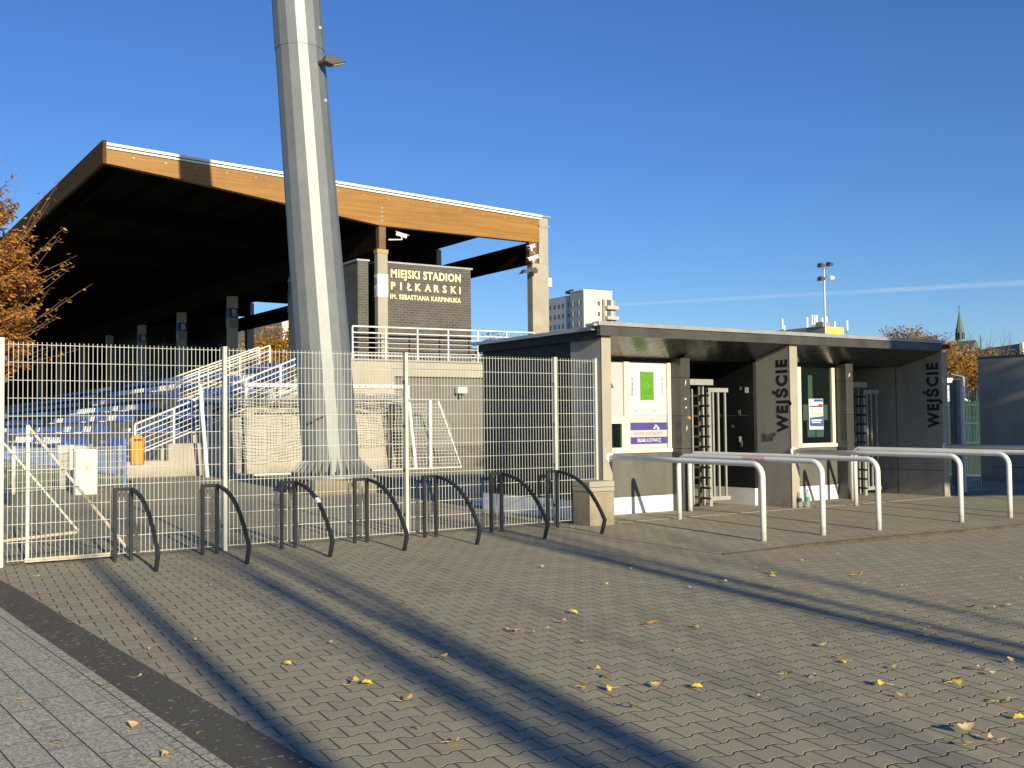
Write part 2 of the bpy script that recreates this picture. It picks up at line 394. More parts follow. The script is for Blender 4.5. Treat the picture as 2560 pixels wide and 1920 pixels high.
WHITES = mat('white_seat_plastic', (0.88, 0.87, 0.83), 0.4, 0, 0.06, 2)
BLUEP = mat('blue_paint', (0.08, 0.17, 0.42), 0.45, 0, 0.1, 3)
GRASS = mat('mown_grass', (0.06, 0.10, 0.022), 0.9, 0, 0.3, 3, 0.8, 90, col2=(0.13, 0.17, 0.05))
YEL = mat('cream_yellow_lettering', (0.86, 0.78, 0.45), 0.45, 0, 0.03, 2)
LETB = mat('black_lettering', (0.016, 0.015, 0.015), 0.55, 0, 0.2, 8)
PAPER = mat('white_print', (0.68, 0.65, 0.635), 0.5, 0, 0.02, 2)
LAV = mat('lavender_print', (0.52, 0.485, 0.50), 0.5, 0, 0.02, 2)
NAVY = mat('purple_blue_print', (0.075, 0.065, 0.26), 0.45, 0, 0.1, 4)
PITCH = mat('green_print', (0.10, 0.29, 0.02), 0.45, 0, 0.05, 4)
PLINE = mat('pale_green_line', (0.35, 0.62, 0.2), 0.5, 0, 0.02, 4)
GREYT = mat('grey_print', (0.25, 0.24, 0.26), 0.5, 0, 0.02, 4)
TEAL = mat('taped_paper_back', (0.45, 0.56, 0.52), 0.7, 0, 0.05, 4)
NETM = mat('net_cord', (0.70, 0.68, 0.60), 0.8, 0, 0.1, 4)
BARK = mat('tree_bark', (0.13, 0.10, 0.075), 0.9, 0, 0.3, 8, 0.5, 30)
TWIG = mat('twig_bark', (0.16, 0.10, 0.07), 0.9, 0, 0.2, 8)
DGREY = mat('dark_grey_plastic', (0.07, 0.072, 0.075), 0.5, 0, 0.1, 5)
GLASS = m_glass('window_glass', alpha=0.28)

# ---------------------------------------------------------------- ground
def sheet(xs, ys, dz, zf=ground_z):
    mb = MB(); n = len(xs)
    mb.v = [(x, y, zf(y) + dz) for y in ys for x in xs]
    mb.f = [(j * n + i, j * n + i + 1, (j + 1) * n + i + 1, (j + 1) * n + i) for j in range(len(ys) - 1) for i in range(n - 1)]
    return mb
struct(MB().quad((-3000, -3000, -0.5), (3000, -3000, -0.5), (3000, 3000, -0.5), (-3000, 3000, -0.5)), 'ground', GRASS)
struct(sheet([-30, 60], [-60, -14, 0, 95], 0), 'plaza', PAVE)
def strip_mb(pl, pr_, dz):
    mb = MB()
    for i in range(len(pl) - 1):
        a, b, c, d = pl[i], pr_[i], pr_[i + 1], pl[i + 1]
        mb.quad(*[(p[0], p[1], ground_z(p[1]) + dz) for p in (a, b, c, d)])
    return mb
ysl = [-0.6, -2, -4, -6, -8, -10, -14, -20, -40]
def xin(y): return {-0.6: -2.68, -2: -2.58}.get(y, -2.49 - (y + 4) * 0.052 if y > -14 else -1.97)
pin = [(xin(y), y) for y in ysl]; pout = [(xin(y) - 0.335, y) for y in ysl]
struct(strip_mb(pout, pin, 0.006), 'kerb_strip', STRIP)
struct(strip_mb([(p[0] - 0.125, p[1]) for p in pout], [(p[0] - 0.004, p[1]) for p in pout], 0.009), 'pavement_edge', m_slabs('granite_setts', 0.115, 0.125))
struct(strip_mb([(-29, y) for y in ysl], [(p[0] - 0.002, p[1]) for p in pout], 0.004), 'pavement', SLAB)
# raised apron in front of the kiosk with its worn concrete edge
def aprise(x): return 0.03 * min(1, max(0, (x - 4.7) / 1.4))
mb = MB(); xs = [4.7, 5.4, 6.1, 10, 15, 30]; 
def yk(x): return -3.75 - (x - 4.7) * 0.055
for i in range(len(xs) - 1):
    a, b = xs[i], xs[i + 1]
    for (t0, t1) in ((0, 0.5), (0.5, 1)):
        def P(x, t):
            y = yk(x) * (1 - t) + (-0.32) * t
            return (x, y, ground_z(y) + 0.004 + aprise(x) * (1 - 0.9 * t))
        mb.quad(P(a, t0), P(b, t0), P(b, t1), P(a, t1))
struct(mb, 'apron_paving', PAVE)
mb = MB()
for i in range(len(xs) - 1):
    a, b = xs[i], xs[i + 1]
    def Q(x, dy, z): return (x, yk(x) + dy, z)
    za, zb = ground_z(yk(a)) + aprise(a) + 0.007, ground_z(yk(b)) + aprise(b) + 0.007
    mb.quad(Q(a, -0.05, za), Q(b, -0.05, zb), Q(b, -0.01, zb + .001), Q(a, -0.01, za + .001)); mb.quad(Q(a, -0.05, za - 0.06), Q(b, -0.05, zb - 0.06), Q(b, -0.05, zb), Q(a, -0.05, za))
struct(mb, 'apron_kerb', concrete('kerb_concrete', (0.13, 0.11, 0.08), .6))
struct(MB().box(5.98, 14.33, -0.30, 3.4, -0.1, 0.006), 'kiosk_slab', CONC_L)
struct(MB().quad((-30, 15.6, 0.006), (3.3, 16.6, 0.006), (3.3, 90, 0.006), (-30, 90, 0.006)), 'grass', GRASS)
struct(MB().quad((22.5, 3.0, 0.006), (60, 3.0, 0.006), (60, 90, 0.006), (22.5, 90, 0.006)), 'playing_field', GRASS)

# ---------------------------------------------------------------- mesh fence and gate
def wire_panel(mb, x0, x1, y, zb, rows, pitch=0.2, step=0.05, top=0.03, w=0.0058):
    zt = zb + rows * pitch
    n = int(round((x1 - x0) / step))
    for i in range(n + 1):
        x = x0 + (x1 - x0) * i / n; mb.box(x - w / 2, x + w / 2, y - w / 2, y + w / 2, zb - 0.012, zt + top)
    for r in range(rows + 1):
        z = zb + r * pitch
        mb.box(x0 - 0.01, x1 + 0.01, y - w * 1.45, y - w * 0.5, z - w / 2, z + w / 2)
        mb.box(x0 - 0.01, x1 + 0.01, y + w * 0.5, y + w * 1.45, z - w / 2, z + w / 2)
fence = thing('mesh_fence', (0, 0, 0), 'cream double wire mesh fence with square posts between the rusty gate and the kiosk', 'fence')
for i, x in enumerate((0.0, 2.52, 5.03, 5.80)):
    mb = MB().box(x - 0.04, x + 0.0, -0.03, 0.03, 0, 2.5) if False else MB().box(x - 0.024, x + 0.024, -0.035, 0.035, -0.02, 2.49)
    build(mb, 'fence_post', WIRE, fence, bevel=0.006)
    build(MB().box(x - 0.026, x + 0.026, -0.037, 0.037, 2.49, 2.505), 'post_cap', WIRE, fence)
for a, b in ((0.06, 2.46), (2.58, 4.98), (5.09, 5.76)):
    mb = MB(); wire_panel(mb, a, b, 0, 0.06, 12, step=0.05); build(mb, 'mesh_panel', WIRE, fence, fix=False)
for x in (0.0, 2.52, 5.03):
    for z in (0.3, 0.9, 1.5, 2.1): build(MB().box(x - 0.036, x - 0.03, -0.03, 0.03, z - 0.02, z + 0.02), 'clip', DGREY, fence)
gate = thing('mesh_gate', (-2.5, 0, 0), 'leftmost cream mesh gate leaf with diagonal braces and rust stains', 'gate')
build(MB().box(-2.565, -2.485, -0.05, 0.05, 0, 2.53), 'gate_post', WIRE, gate, bevel=0.006)
mb = MB(); wire_panel(mb, -2.44, -0.06, 0, 0.06, 12); build(mb, 'mesh_panel', WIRE, gate, fix=False)
build(MB().box(-2.25, -2.215, 0.02, 0.055, 0.03, 1.56), 'stile', CREAM, gate)
build(MB().bar((-2.23, 0.045, 1.55), (-1.13, 0.045, 0.08), 0.03), 'diagonal_brace', RUST, gate)
build(MB().bar((-2.47, 0.09, 1.36), (-1.66, 0.2, 0.33), 0.022), 'diagonal_brace', CREAM, gate)
build(MB().bar((-2.50, 0.09, 0.28), (-1.66, 0.2, 0.32), 0.03), 'stay_bar', RUST, gate)
build(MB().box(-2.26, -1.30, 0.015, 0.055, 0.03, 0.075), 'bottom_rail', RUST, gate)
for z in (0.35, 0.66, 1.0, 1.3, 1.66, 2.06, 2.3): build(MB().box(-2.49, -2.455, -0.025, 0.02, z - 0.025, z + 0.025), 'clamp', DGREY, gate)

# ---------------------------------------------------------------- bicycle racks
rack0 = None; sticker = None
rx = [(-1.36, -1.16), (-0.36, -0.14), (0.63, 0.84), (1.62, 1.84), (2.65, 2.86), (3.71, 3.86), (4.68, 4.84)]
names = ['nearest the rusty gate', 'second from the gate', 'third from the gate with a white sticker on its arc', 'in the middle of the seven', 'third from the concrete block', 'second from the concrete block', 'rightmost, curving in front of the concrete block']
for i, (a, b) in enumerate(rx):
    if rack0 is None:
        rack0 = thing('bike_rack', (a, -0.27, ground_z(-0.27)), '', 'bike rack', 'bicycle racks along the mesh fence'); o = rack0; w = 0.038
        build(MB().tube([(a, -0.27, -0.01), (a, -0.27, 0.815), (a + 0.175, -0.27, 0.815), (a + 0.175, -0.27, -0.01)], w * 0.7, 4, True, True, up=(0, 1, 0)), 'upright_frame', BLACKM, o, bevel=0.003)
        prof = [(-0.275, 0.822), (-0.42, 0.812), (-0.58, 0.785), (-0.75, 0.735), (-0.92, 0.655), (-1.07, 0.55), (-1.2, 0.425), (-1.31, 0.295), (-1.385, 0.19)]
        pts = [(a + 0.178, y, z - 0.012) for y, z in prof] + [(a + 0.178, -1.30, -0.03)]
        build(MB().tube(pts, w * 0.72, 4, True, True, up=(1, 0, 0)), 'front_arc', BLACKM, o, bevel=0.003)
    else:
        o = copy_tree(rack0); o.location.x = a
    o['label'] = 'black square tube bike rack, ' + names[i]; o.rotation_euler.z = random.uniform(-.012, .012)
    if i == 2:
        s = MB().box(a + 0.135, a + 0.22, -1.0, -0.9, 0.60, 0.672); 
        st = MB().tube([(a + 0.178, -0.93, 0.638), (a + 0.178, -1.0, 0.592)], 0.038 * 0.78, 4, True, True, up=(1, 0, 0)); build(st, 'sticker', WHITE, o)

# ---------------------------------------------------------------- concrete block beside the kiosk
blk = thing('concrete_block', (5.5, -0.25, 0), 'rust streaked concrete block at the corner of the kiosk', 'concrete block')
build(MB().box(5.30, 5.76, -0.47, -0.06, -0.02, 0.495), 'block_body', concrete('rusty_block_concrete', (0.36, 0.31, 0.22), 0.6), blk, bevel=0.008)
build(MB().box(5.295, 5.765, -0.475, -0.055, 0.50, 0.56).box(5.295, 5.765, -0.475, -0.055, 0.565, 0.65), 'cap_course', CONC, blk, bevel=0.006)

# ---------------------------------------------------------------- kiosk
kio = thing('ticket_kiosk', (10, 1, 0), 'flat roofed ticket kiosk of raw concrete fins and anthracite panels', 'kiosk')
def fin(x0, x1, yb, zt):
    mb = MB(); z_front = zt
    mb.prism([(-0.15, -0.1), (yb, -0.1), (yb, 2.84), (-0.15, 2.84)], 'x', x0, x1); return mb
F1 = build(fin(5.81, 5.985, 0.64, 2.84), 'concrete_fin', CONC_G, kio, bevel=0.006)
F2 = build(fin(9.98, 10.165, 0.65, 2.84), 'concrete_fin', CONC_G, kio, bevel=0.006)
F3 = build(fin(14.32, 14.49, 3.3, 2.84), 'concrete_fin', concrete('shade_toned_concrete', (0.34, 0.335, 0.30), .6), kio, bevel=0.006)  # right fin: tree shade partly put into a darker concrete colour
for f, (a, b) in ((F1, (5.81, 5.985)), (F2, (9.98, 10.165)), (F3, (14.32, 14.49))):
    tri = MB().prism([(-0.146, 2.835), (0.6, 2.835), (0.6, 2.60)], 'x', a + 0.01, b - 0.01)
    build(MB().box(a - 0.003, b + 0.003, -0.156, -0.148, -0.08, 2.838), 'fin_edge', CONC, f)
text('WEJŚCIE', 'lettering', LETB, F2, (9.979, -0.085, 1.31), Z_, Y_, 0.235, 1.28, 0.048, 0.002, 1.25)
text('WEJŚCIE', 'lettering', LETB, F3, (14.319, -0.065, 1.34), Z_, Y_, 0.24, 1.29, 0.048, 0.002, 1.25)
# sprayed tag
sp = MB()
def scribble(pl, x=9.977, w=0.012):
    for p in pl: sp.tube([(x, y, z) for y, z in p], w * 0.6, 5)
scribble([[(0.475, 1.31), (0.465, 1.19), (0.468, 1.155)], [(0.40, 1.29), (0.46, 1.225), (0.42, 1.19), (0.395, 1.165)], [(0.31, 1.285), (0.355, 1.27), (0.36, 1.24), (0.325, 1.215), (0.31, 1.185), (0.35, 1.165)], [(0.265, 1.165), (0.262, 1.30), (0.20, 1.305), (0.20, 1.26), (0.262, 1.24)]])
build(sp, 'spray_tag', LETB, F2)
# fin 3 panel joints
build(MB().box(14.316, 14.321, 0.90, 0.912, -0.05, 2.6).box(14.316, 14.321, -0.14, 1.9, 0.50, 0.508), 'panel_joint', BLACK, F3)
# roof : fascia, coping, sloping soffit, roof slab
seams = [5.72, 8.23, 10.03, 12.44, 14.22]
for i in range(4): build(MB().box(seams[i] + 0.003, seams[i + 1] - 0.003, -0.25, -0.16, 2.842, 2.985), 'fascia_panel', ANTH, kio, bevel=0.002)
build(MB().box(5.80, 14.55, -0.20, 3.35, 2.90, 2.985), 'roof_slab', ANTH_D, kio)
build(MB().box(5.68, 14.30, -0.27, -0.10, 2.992, 3.055).box(5.62, 5.80, -0.22, 0.0, 2.985, 3.03), 'coping', COPE, kio, bevel=0.004)
build(MB().box(5.66, 5.76, -0.10, 3.40, 2.93, 2.985), 'side_coping', COPE, kio)
build(MB().box(8.0, 8.3, 0.4, 0.7, 3.0, 3.1).box(13.1, 13.6, 0.3, 0.8, 3.0, 3.1).box(5.9, 9.0, 0.5, 3.2, 2.99, 3.0), 'roof_vent', ANTH_D, kio)
def soffit(x0, x1):
    mb = MB().prism([(-0.158, 2.84), (-0.158, 2.80), (0.80, 2.575), (0.80, 2.84)], 'x', x0, x1); return mb
# soffit boards start flush with the fascia foot
for a, b in ((5.986, 8.0), (8.004, 9.979), (10.166, 12.2), (12.204, 14.318)):
    build(MB().prism([(-0.16, 2.845), (0.80, 2.585), (0.80, 2.895), (-0.16, 2.895)], 'x', a, b), 'soffit_panel', SOFF, kio)
# left side: dark cladding, its fascia and white plinth
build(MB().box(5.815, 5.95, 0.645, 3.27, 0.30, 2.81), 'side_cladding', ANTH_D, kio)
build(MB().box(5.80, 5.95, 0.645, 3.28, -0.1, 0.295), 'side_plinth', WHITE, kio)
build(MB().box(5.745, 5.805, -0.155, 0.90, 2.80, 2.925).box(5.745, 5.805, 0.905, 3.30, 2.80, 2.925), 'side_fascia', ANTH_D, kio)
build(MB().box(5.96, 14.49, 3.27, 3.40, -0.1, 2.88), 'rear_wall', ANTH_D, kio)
def wall_bay(x0, x1, first):
    build(MB().box(x0, x1, 0.80, 0.90, 0.285, 1.005), 'lower_panel', PANEL, kio)
    build(MB().box(x0, x1, 0.795, 0.90, -0.08, 0.28), 'plinth', WHITE, kio)
    build(MB().box(x0, x1 - 0.15, 0.77, 0.90, 1.008, 1.072), 'sill', CREAM, kio, bevel=0.004)
    build(MB().box(x0, x1, 0.80, 0.92, 2.53, 2.62), 'window_head', BLACK, kio)
wall_bay(5.99, 8.22, True); wall_bay(10.17, 12.47, False)
rv = MB()
for x in (6.9, 7.5, 8.0, 6.2, 10.6, 11.6, 12.2):
    for z in (0.05, 0.24): rv.cyl((x, 0), 0.006, 0, 0.001) if False else rv.box(x - .006, x + .006, 0.791, 0.795, z - .006, z + .006)
build(rv, 'rivet', DGREY, kio)
# bay 1 window unit
w1 = build(MB().box(5.99, 7.04, 0.80, 0.86, 1.53, 1.62).box(7.04, 7.155, 0.80, 0.86, 1.073, 2.528).box(7.995, 8.07, 0.795, 0.86, 1.073, 2.528).box(5.99, 6.05, 0.80, 0.86, 1.073, 2.528).box(6.98, 7.038, 0.80, 0.86, 1.075, 1.528).box(6.051, 6.98, 0.80, 0.86, 1.075, 1.10).box(6.051, 6.98, 0.80, 0.86, 1.50, 1.528), 'window', CREAM, kio)
build(MB().box(6.05, 6.98, 0.835, 0.845, 1.10, 1.50), 'glass', GLASS, w1)
build(MB().box(7.14, 8.0, 0.84, 0.86, 1.07, 2.528).box(6.05, 7.04, 0.84, 0.86, 1.62, 2.528), 'backing_board', LAV, w1)
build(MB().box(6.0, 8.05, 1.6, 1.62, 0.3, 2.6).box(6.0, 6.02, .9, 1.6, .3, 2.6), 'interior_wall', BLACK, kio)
# bay 2 window
w2 = build(MB().box(10.17, 10.24, 0.80, 0.86, 1.073, 2.528).box(11.25, 11.345, 0.795, 0.86, 1.073, 2.528).box(12.215, 12.30, 0.795, 0.86, 1.073, 2.528).box(11.345, 12.215, 0.80, 0.86, 1.073, 1.085), 'window', CREAM, kio)
build(MB().box(10.24, 11.25, 0.835, 0.845, 1.08, 2.528).box(11.345, 12.215, 0.835, 0.845, 1.08, 2.528), 'glass', GLASS, w2)
build(MB().box(10.17, 12.31, 2.6, 2.62, 0.2, 2.6).box(10.17, 12.31, .9, 2.6, 0.9, 0.95), 'interior_wall', mat('dim_interior', (0.10, 0.12, 0.115), 0.8, 0, 0.4, 1.2), kio)
build(MB().box(11.7, 11.71, 1.2, 1.25, 1.0, 2.4).box(11.9, 12.1, 1.5, 1.9, 0.95, 1.5).box(10.6, 11.2, 1.8, 2.2, .95, 1.6), 'shelf', TEAL, kio)
# box columns between window and turnstile, with panel joints
for x in (8.075, 12.325):
    for a, b in ((-0.02, 1.06), (1.066, 1.62), (1.626, 2.27), (2.276, 2.60)):
        build(MB().box(x, x + 0.205, 0.545, 0.90, a, b), 'column_casing', ANTH, kio, bevel=0.002)
# passages
for x0, x1 in ((8.285, 9.90), (12.535, 14.30)):
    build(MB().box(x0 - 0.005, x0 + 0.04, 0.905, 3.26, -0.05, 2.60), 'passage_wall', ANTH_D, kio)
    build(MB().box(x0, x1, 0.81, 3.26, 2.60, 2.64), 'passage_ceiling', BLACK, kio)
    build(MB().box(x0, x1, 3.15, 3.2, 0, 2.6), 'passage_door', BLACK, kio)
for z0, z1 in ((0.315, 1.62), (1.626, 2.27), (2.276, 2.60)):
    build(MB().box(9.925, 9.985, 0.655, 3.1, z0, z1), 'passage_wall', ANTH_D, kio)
build(MB().box(9.915, 9.985, 0.655, 3.1, -0.05, 0.31), 'plinth', WHITE, kio)
stk = MB()
for (y, z, a, b) in ((0.95, 2.08, .05, .07), (0.98, 1.62, .06, .1), (1.35, 1.55, .03, .08), (1.5, 1.6, .02, .05), (1.15, 1.4, .07, .05), (0.95, 1.05, .05, .12)):
    stk.box(9.92, 9.924, y, y + a, z, z + b)
build(stk, 'sticker', mat('torn_sticker', (0.16, 0.16, 0.155), 0.7, 0, 0.6, 30), kio)
build(MB().box(9.919, 9.923, 0.78, 0.86, 2.03, 2.13).box(9.919, 9.923, 0.98, 1.03, 1.14, 1.24), 'sticker', WHITE, kio)
stk = MB()
for x, z, a, b in ((8.16, 2.13, .035, .1), (8.14, 1.90, .07, .012), (8.155, 1.745, .05, .03), (8.175, 1.36, .02, .09), (12.4, 2.34, .05, .08)):
    stk.tube([(x, .543, z), (x + a * .4, .541, z + b * .5), (x + a * .7, .543, z + b)], [.004, max(.012, a * .3), .006], 5)
build(stk, 'sticker', PAPER, kio)
build(MB().tube([(8.21, .542, 1.60), (8.28, .542, 1.575)], [.03, .012], 4), 'sticker', mat('orange_sticker', (0.7, 0.42, 0.12), 0.6, 0, 0.1, 9), kio)

# posters on the kiosk
def flat(mb, x0, x1, y, z0, z1): return mb.box(x0, x1, y - 0.0015, y + 0.0015, z0, z1)
yp = 0.832
ka = thing('banner', (6.55, yp, 1.63), 'white banner with a purple letter A cut off by the concrete fin', 'banner')
build(flat(MB(), 6.055, 7.035, yp, 1.63, 2.515), 'sheet', LAV, ka)
text('KASA', 'lettering', NAVY, ka, (6.20, yp - 0.002, 2.095), X_, Z_, 0.145, 0.64, 0.04, 0.002)
ps = thing('stadium_plan_poster', (7.57, yp, 1.63), 'poster with a green football pitch plan between two stands', 'poster')
build(flat(MB(), 7.165, 7.99, yp, 1.635, 2.515), 'sheet', PAPER, ps)
build(flat(MB(), 7.285, 7.84, yp - 0.002, 1.865, 2.385), 'plan_field', WHITE, ps)
build(flat(MB(), 7.405, 7.712, yp - 0.004, 1.885, 2.375), 'pitch', PITCH, ps)
pl = MB(); y = yp - 0.0065
def ln(x0, z0, x1, z1, w=0.003): flat(pl, min(x0, x1) - w / 2, max(x0, x1) + w / 2, y, min(z0, z1) - w / 2, max(z0, z1) + w / 2)
ln(7.42, 2.13, 7.70, 2.13); build(pl, 'pitch_marking', PLINE, ps, fix=False)
for zb, zz in ((2.36, 2.30), (1.90, 1.96)): pl = MB(); ln(7.46, zb, 7.46, zz); ln(7.66, zb, 7.66, zz); ln(7.46, zz, 7.66, zz); ln(7.46, zb, 7.66, zb); build(pl, 'pitch_marking', PLINE, ps, fix=False)
pl = MB()
for i in range(20):
    a0, a1 = i / 20 * 6.283, (i + 1) / 20 * 6.283; pl.bar((7.56 + .045 * math.cos(a0), y, 2.13 + .045 * math.sin(a0)), (7.56 + .045 * math.cos(a1), y, 2.13 + .045 * math.sin(a1)), .003)
build(pl, 'pitch_marking', PLINE, ps, fix=False)
for xx in (7.345, 7.76):
    for i in range(9): text(str(9 - i), 'sector_number', GREYT, ps, (xx, yp - 0.004, 2.335 - i * 0.056), X_, Z_, 0.022, None, 0.02, 0.001)
text('TRYBUNA "A"', 'lettering', NAVY, ps, (7.255, yp - 0.002, 1.95), Z_, -X_, 0.038, 0.33, 0.03, 0.001)
text('TRYBUNA "B"', 'lettering', GREYT, ps, (7.925, yp - 0.002, 1.95), Z_, -X_, 0.038, 0.33, 0.03, 0.001)
text('KASA 1,2', 'lettering', GREYT, ps, (7.27, yp - 0.002, 1.695), X_, Z_, 0.034, 0.165, 0.02, 0.001)
text('KASA 3,4', 'lettering', GREYT, ps, (7.67, yp - 0.002, 1.695), X_, Z_, 0.034, 0.15, 0.02, 0.001)
bn = thing('slogan_banner', (7.57, yp, 1.08), 'banner with two purple stripes and the words SILNĄ KOTWICĘ', 'banner')
build(flat(MB(), 7.165, 7.99, yp, 1.085, 1.63), 'sheet', LAV, bn)
build(flat(flat(MB(), 7.165, 7.99, yp - 0.003, 1.385, 1.512), 7.165, 7.99, yp - 0.003, 1.152, 1.268), 'stripe', NAVY, bn)
text('RAZEM STWÓRZMY', 'lettering', GREYT, bn, (7.275, yp - 0.003, 1.30), X_, Z_, 0.055, 0.61, -0.005, 0.001)
text('SILNĄ', 'lettering', WHITE, bn, (7.33, yp - 0.005, 1.187), X_, Z_, 0.056, 0.19, 0.02, 0.001, 1.1)
text('KOTWICĘ', 'lettering', WHITE, bn, (7.54, yp - 0.005, 1.187), X_, Z_, 0.056, 0.31, 0.0, 0.001)
build(MB().tube([(7.70, yp - .005, 1.40), (7.745, yp - .006, 1.47), (7.80, yp - .005, 1.40)], [.02, .012, .03], 4).tube([(7.66, yp - .005, 1.56), (7.68, yp - .005, 1.60)], [.025, .03], 5), 'torn_patch', WHITE, bn)
# papers behind the second window, and the poster on it
pp = thing('paper_sheet', (11.54, 0.858, 1.52), 'teal looking notice taped left of the poster in the second window', 'notice', 'notices taped inside the second window')
build(MB().box(11.45, 11.62, 0.85, 0.853, 1.52, 1.82), 'sheet', TEAL, pp)
for (a, b, c, d, lb) in ((12.03, 12.14, 1.52, 1.82, 'narrow teal notice right of the poster in the second window'), (11.56, 11.78, 1.20, 1.50, 'teal notice under the left half of the window poster'), (11.81, 12.02, 1.20, 1.50, 'teal notice under the right half of the window poster'), (11.60, 11.72, 1.94, 2.38, 'tall teal strip above the window poster')):
    t = thing('paper_sheet', ((a + b) / 2, 0.858, c), lb, 'notice', 'notices taped inside the second window'); build(MB().box(a, b, 0.85, 0.853, c, d), 'sheet', TEAL, t)
p2 = thing('event_poster', (11.78, 0.83, 1.345), 'white and blue event poster stuck on the outside of the second window', 'poster')
yq = 0.826
build(flat(MB(), 11.58, 11.985, yq, 1.345, 1.93), 'sheet', PAPER, p2)
PB = mat('royal_blue_print', (0.05, 0.10, 0.36), 0.5, 0, 0.1, 6)
build(flat(MB(), 11.72, 11.975, yq - .003, 1.875, 1.92).quad((11.60, yq - .003, 1.41), (11.98, yq - .003, 1.40), (11.98, yq - .003, 1.60), (11.60, yq - .003, 1.57)), 'colour_block', PB, p2)
build(flat(MB(), 11.60, 11.975, yq - .003, 1.77, 1.80).box(11.85, 11.97, yq - .004, yq - .002, 1.77, 1.83), 'photo_band', mat('maroon_print', (0.16, 0.08, 0.12), 0.5, 0, 0.5, 40), p2)
build(flat(MB(), 11.60, 11.98, yq - .003, 1.625, 1.655), 'green_band', mat('lime_print', (0.55, 0.62, 0.25), 0.5, 0, 0.1, 9), p2)
for i in range(7): build(flat(MB(), 11.63 + i * .045, 11.66 + i * .045, yq - .003, 1.715, 1.735), 'print_mark', GREYT, p2) if i % 2 else None
for i, (z, w) in enumerate(((1.51, .30), (1.47, .26))): build(flat(MB(), 11.64 + .02 * i, 11.64 + w, yq - .005, z, z + .022), 'print_line', WHITE, p2)

# turnstiles
def turnstile(dx, label):
    t = thing('turnstile', (9.05 + dx, 1.15, 0), label, 'turnstile', 'full height turnstiles in the kiosk passages')
    build(MB().box(8.30 + dx, 9.30 + dx, 1.03, 1.19, 2.17, 2.275), 'top_beam', STEEL, t, bevel=0.005)
    build(MB().cyl((9.05 + dx, 1.15), 0.035, 0.02, 2.16, 14), 'rotor_post', DSTEEL, t, smooth=False)
    for k, (ang, ln_) in enumerate(((178, .56), (262, .3), (70, .3))):
        mb = MB(); a = R(ang)
        for i in range(11):
            z = 0.16 + i * 0.182
            mb.tube([(9.05 + dx, 1.15, z), (9.05 + dx + ln_ * math.cos(a), 1.15 + ln_ * math.sin(a), z)], [0.02, 0.02], 8)
        build(mb, 'rotor_arms', DSTEEL, t)
    mb = MB(); 
    for i in range(11): mb.tube([(8.36 + dx, 1.18, 0.24 + i * 0.182), (8.72 + dx, 1.1, 0.24 + i * 0.182)], 0.017, 8)
    mb.box(8.33 + dx, 8.39 + dx, 1.14, 1.2, 0, 2.16).box(8.80 + dx, 8.825 + dx, 1.06, 1.085, 0.05, 2.1); build(mb, 'comb_barrier', STEEL, t)
    mb = MB().box(9.17 + dx, 9.235 + dx, 1.03, 1.08, 0, 2.10).box(9.12 + dx, 9.15 + dx, 1.12, 1.16, 0.0, 2.17).box(9.17 + dx, 9.66 + dx, 1.025, 1.085, 2.045, 2.12).box(9.236 + dx, 9.68 + dx, 1.03, 1.08, 0.105, 0.175)
    for x in (9.30, 9.43, 9.60): mb.box(x + dx - 0.017, x + dx + 0.017, 1.04, 1.07, 0.17, 2.05)
    build(mb, 'bar_gate', STEEL, t)
    build(MB().cyl((9.05 + dx, 1.15), 0.09, 0.0, 0.03, 16), 'base_plate', DSTEEL, t)
turnstile(0, 'full height turnstile beside the left WEJŚCIE fin')
turnstile(4.27, 'full height turnstile in shade beside the right WEJŚCIE fin')

# queue barriers
def rail(x, y0, y1, fixed, label):
    t = thing('queue_barrier', (x, y1, ground_z(y1)), label, 'queue barrier', 'white tubular queue barriers in front of the kiosk')
    r = 0.038; H = 1.0; zt0 = 0.985; pts = []
    rad = 0.17
    if fixed: pts.append((x, y0, zt0))
    else:
        pts.append((x, y0, -0.05)); pts.append((x, y0, zt0 - rad))
        for i in range(1, 6): a = R(90 * i / 6); pts.append((x, y0 - rad * (1 - math.cos(a)), zt0 - rad + rad * math.sin(a)))
        pts.append((x, y0 - rad, zt0))
    pts.append((x, (y0 + y1) / 2, zt0 - 0.012)); pts.append((x, y1 + rad, zt0 - 0.025))
    for i in range(1, 6): a = R(90 * i / 6); pts.append((x, y1 + rad - rad * math.sin(a), zt0 - 0.025 - rad * (1 - math.cos(a))))
    pts.append((x, y1, zt0 - 0.03 - rad)); pts.append((x, y1, -0.12))
    build(MB().tube(pts, r, 20, True, up=(1, 0, 0)), 'tube', RAILW, t, smooth=True)
    if fixed: build(MB().tube([(x, y0 + 0.012, zt0), (x, y0 - 0.012, zt0)], 0.07, 20), 'wall_flange', RAILW, t)
    return t
r1 = rail(5.93, -0.16, -3.27, True, 'white tube barrier fixed to the left concrete fin, nearest of the row')
r2 = rail(7.03, -0.50, -3.30, False, 'white tube barrier with a pink scribble on its top rail')
k = N('pink_marker'); f = k.rng(k.noise(60, 3, 0.7, dist=2), 0.5, 0.54, 0, 1); k.base(k.mix(f, (0.70, 0.70, 0.70), (0.62, 0.10, 0.17))); k.rough(0.4)
build(MB().tube([(7.03, -1.88, 0.9755), (7.03, -2.32, 0.970)], 0.0392, 20, True), 'pink_scribble', k.m, r2)
rail(8.15, 0.45, -3.33, False, 'third white tube barrier from the left, ending before the left turnstile')
rail(10.02, -0.16, -3.36, True, 'white tube barrier fixed to the middle concrete fin')
rail(11.22, -0.50, -3.40, False, 'white tube barrier in front of the glazed second window')
rail(11.98, 0.17, -3.43, False, 'white tube barrier reaching the right turnstile')
rail(14.35, -0.16, -3.46, True, 'shaded tube barrier fixed to the right concrete fin')

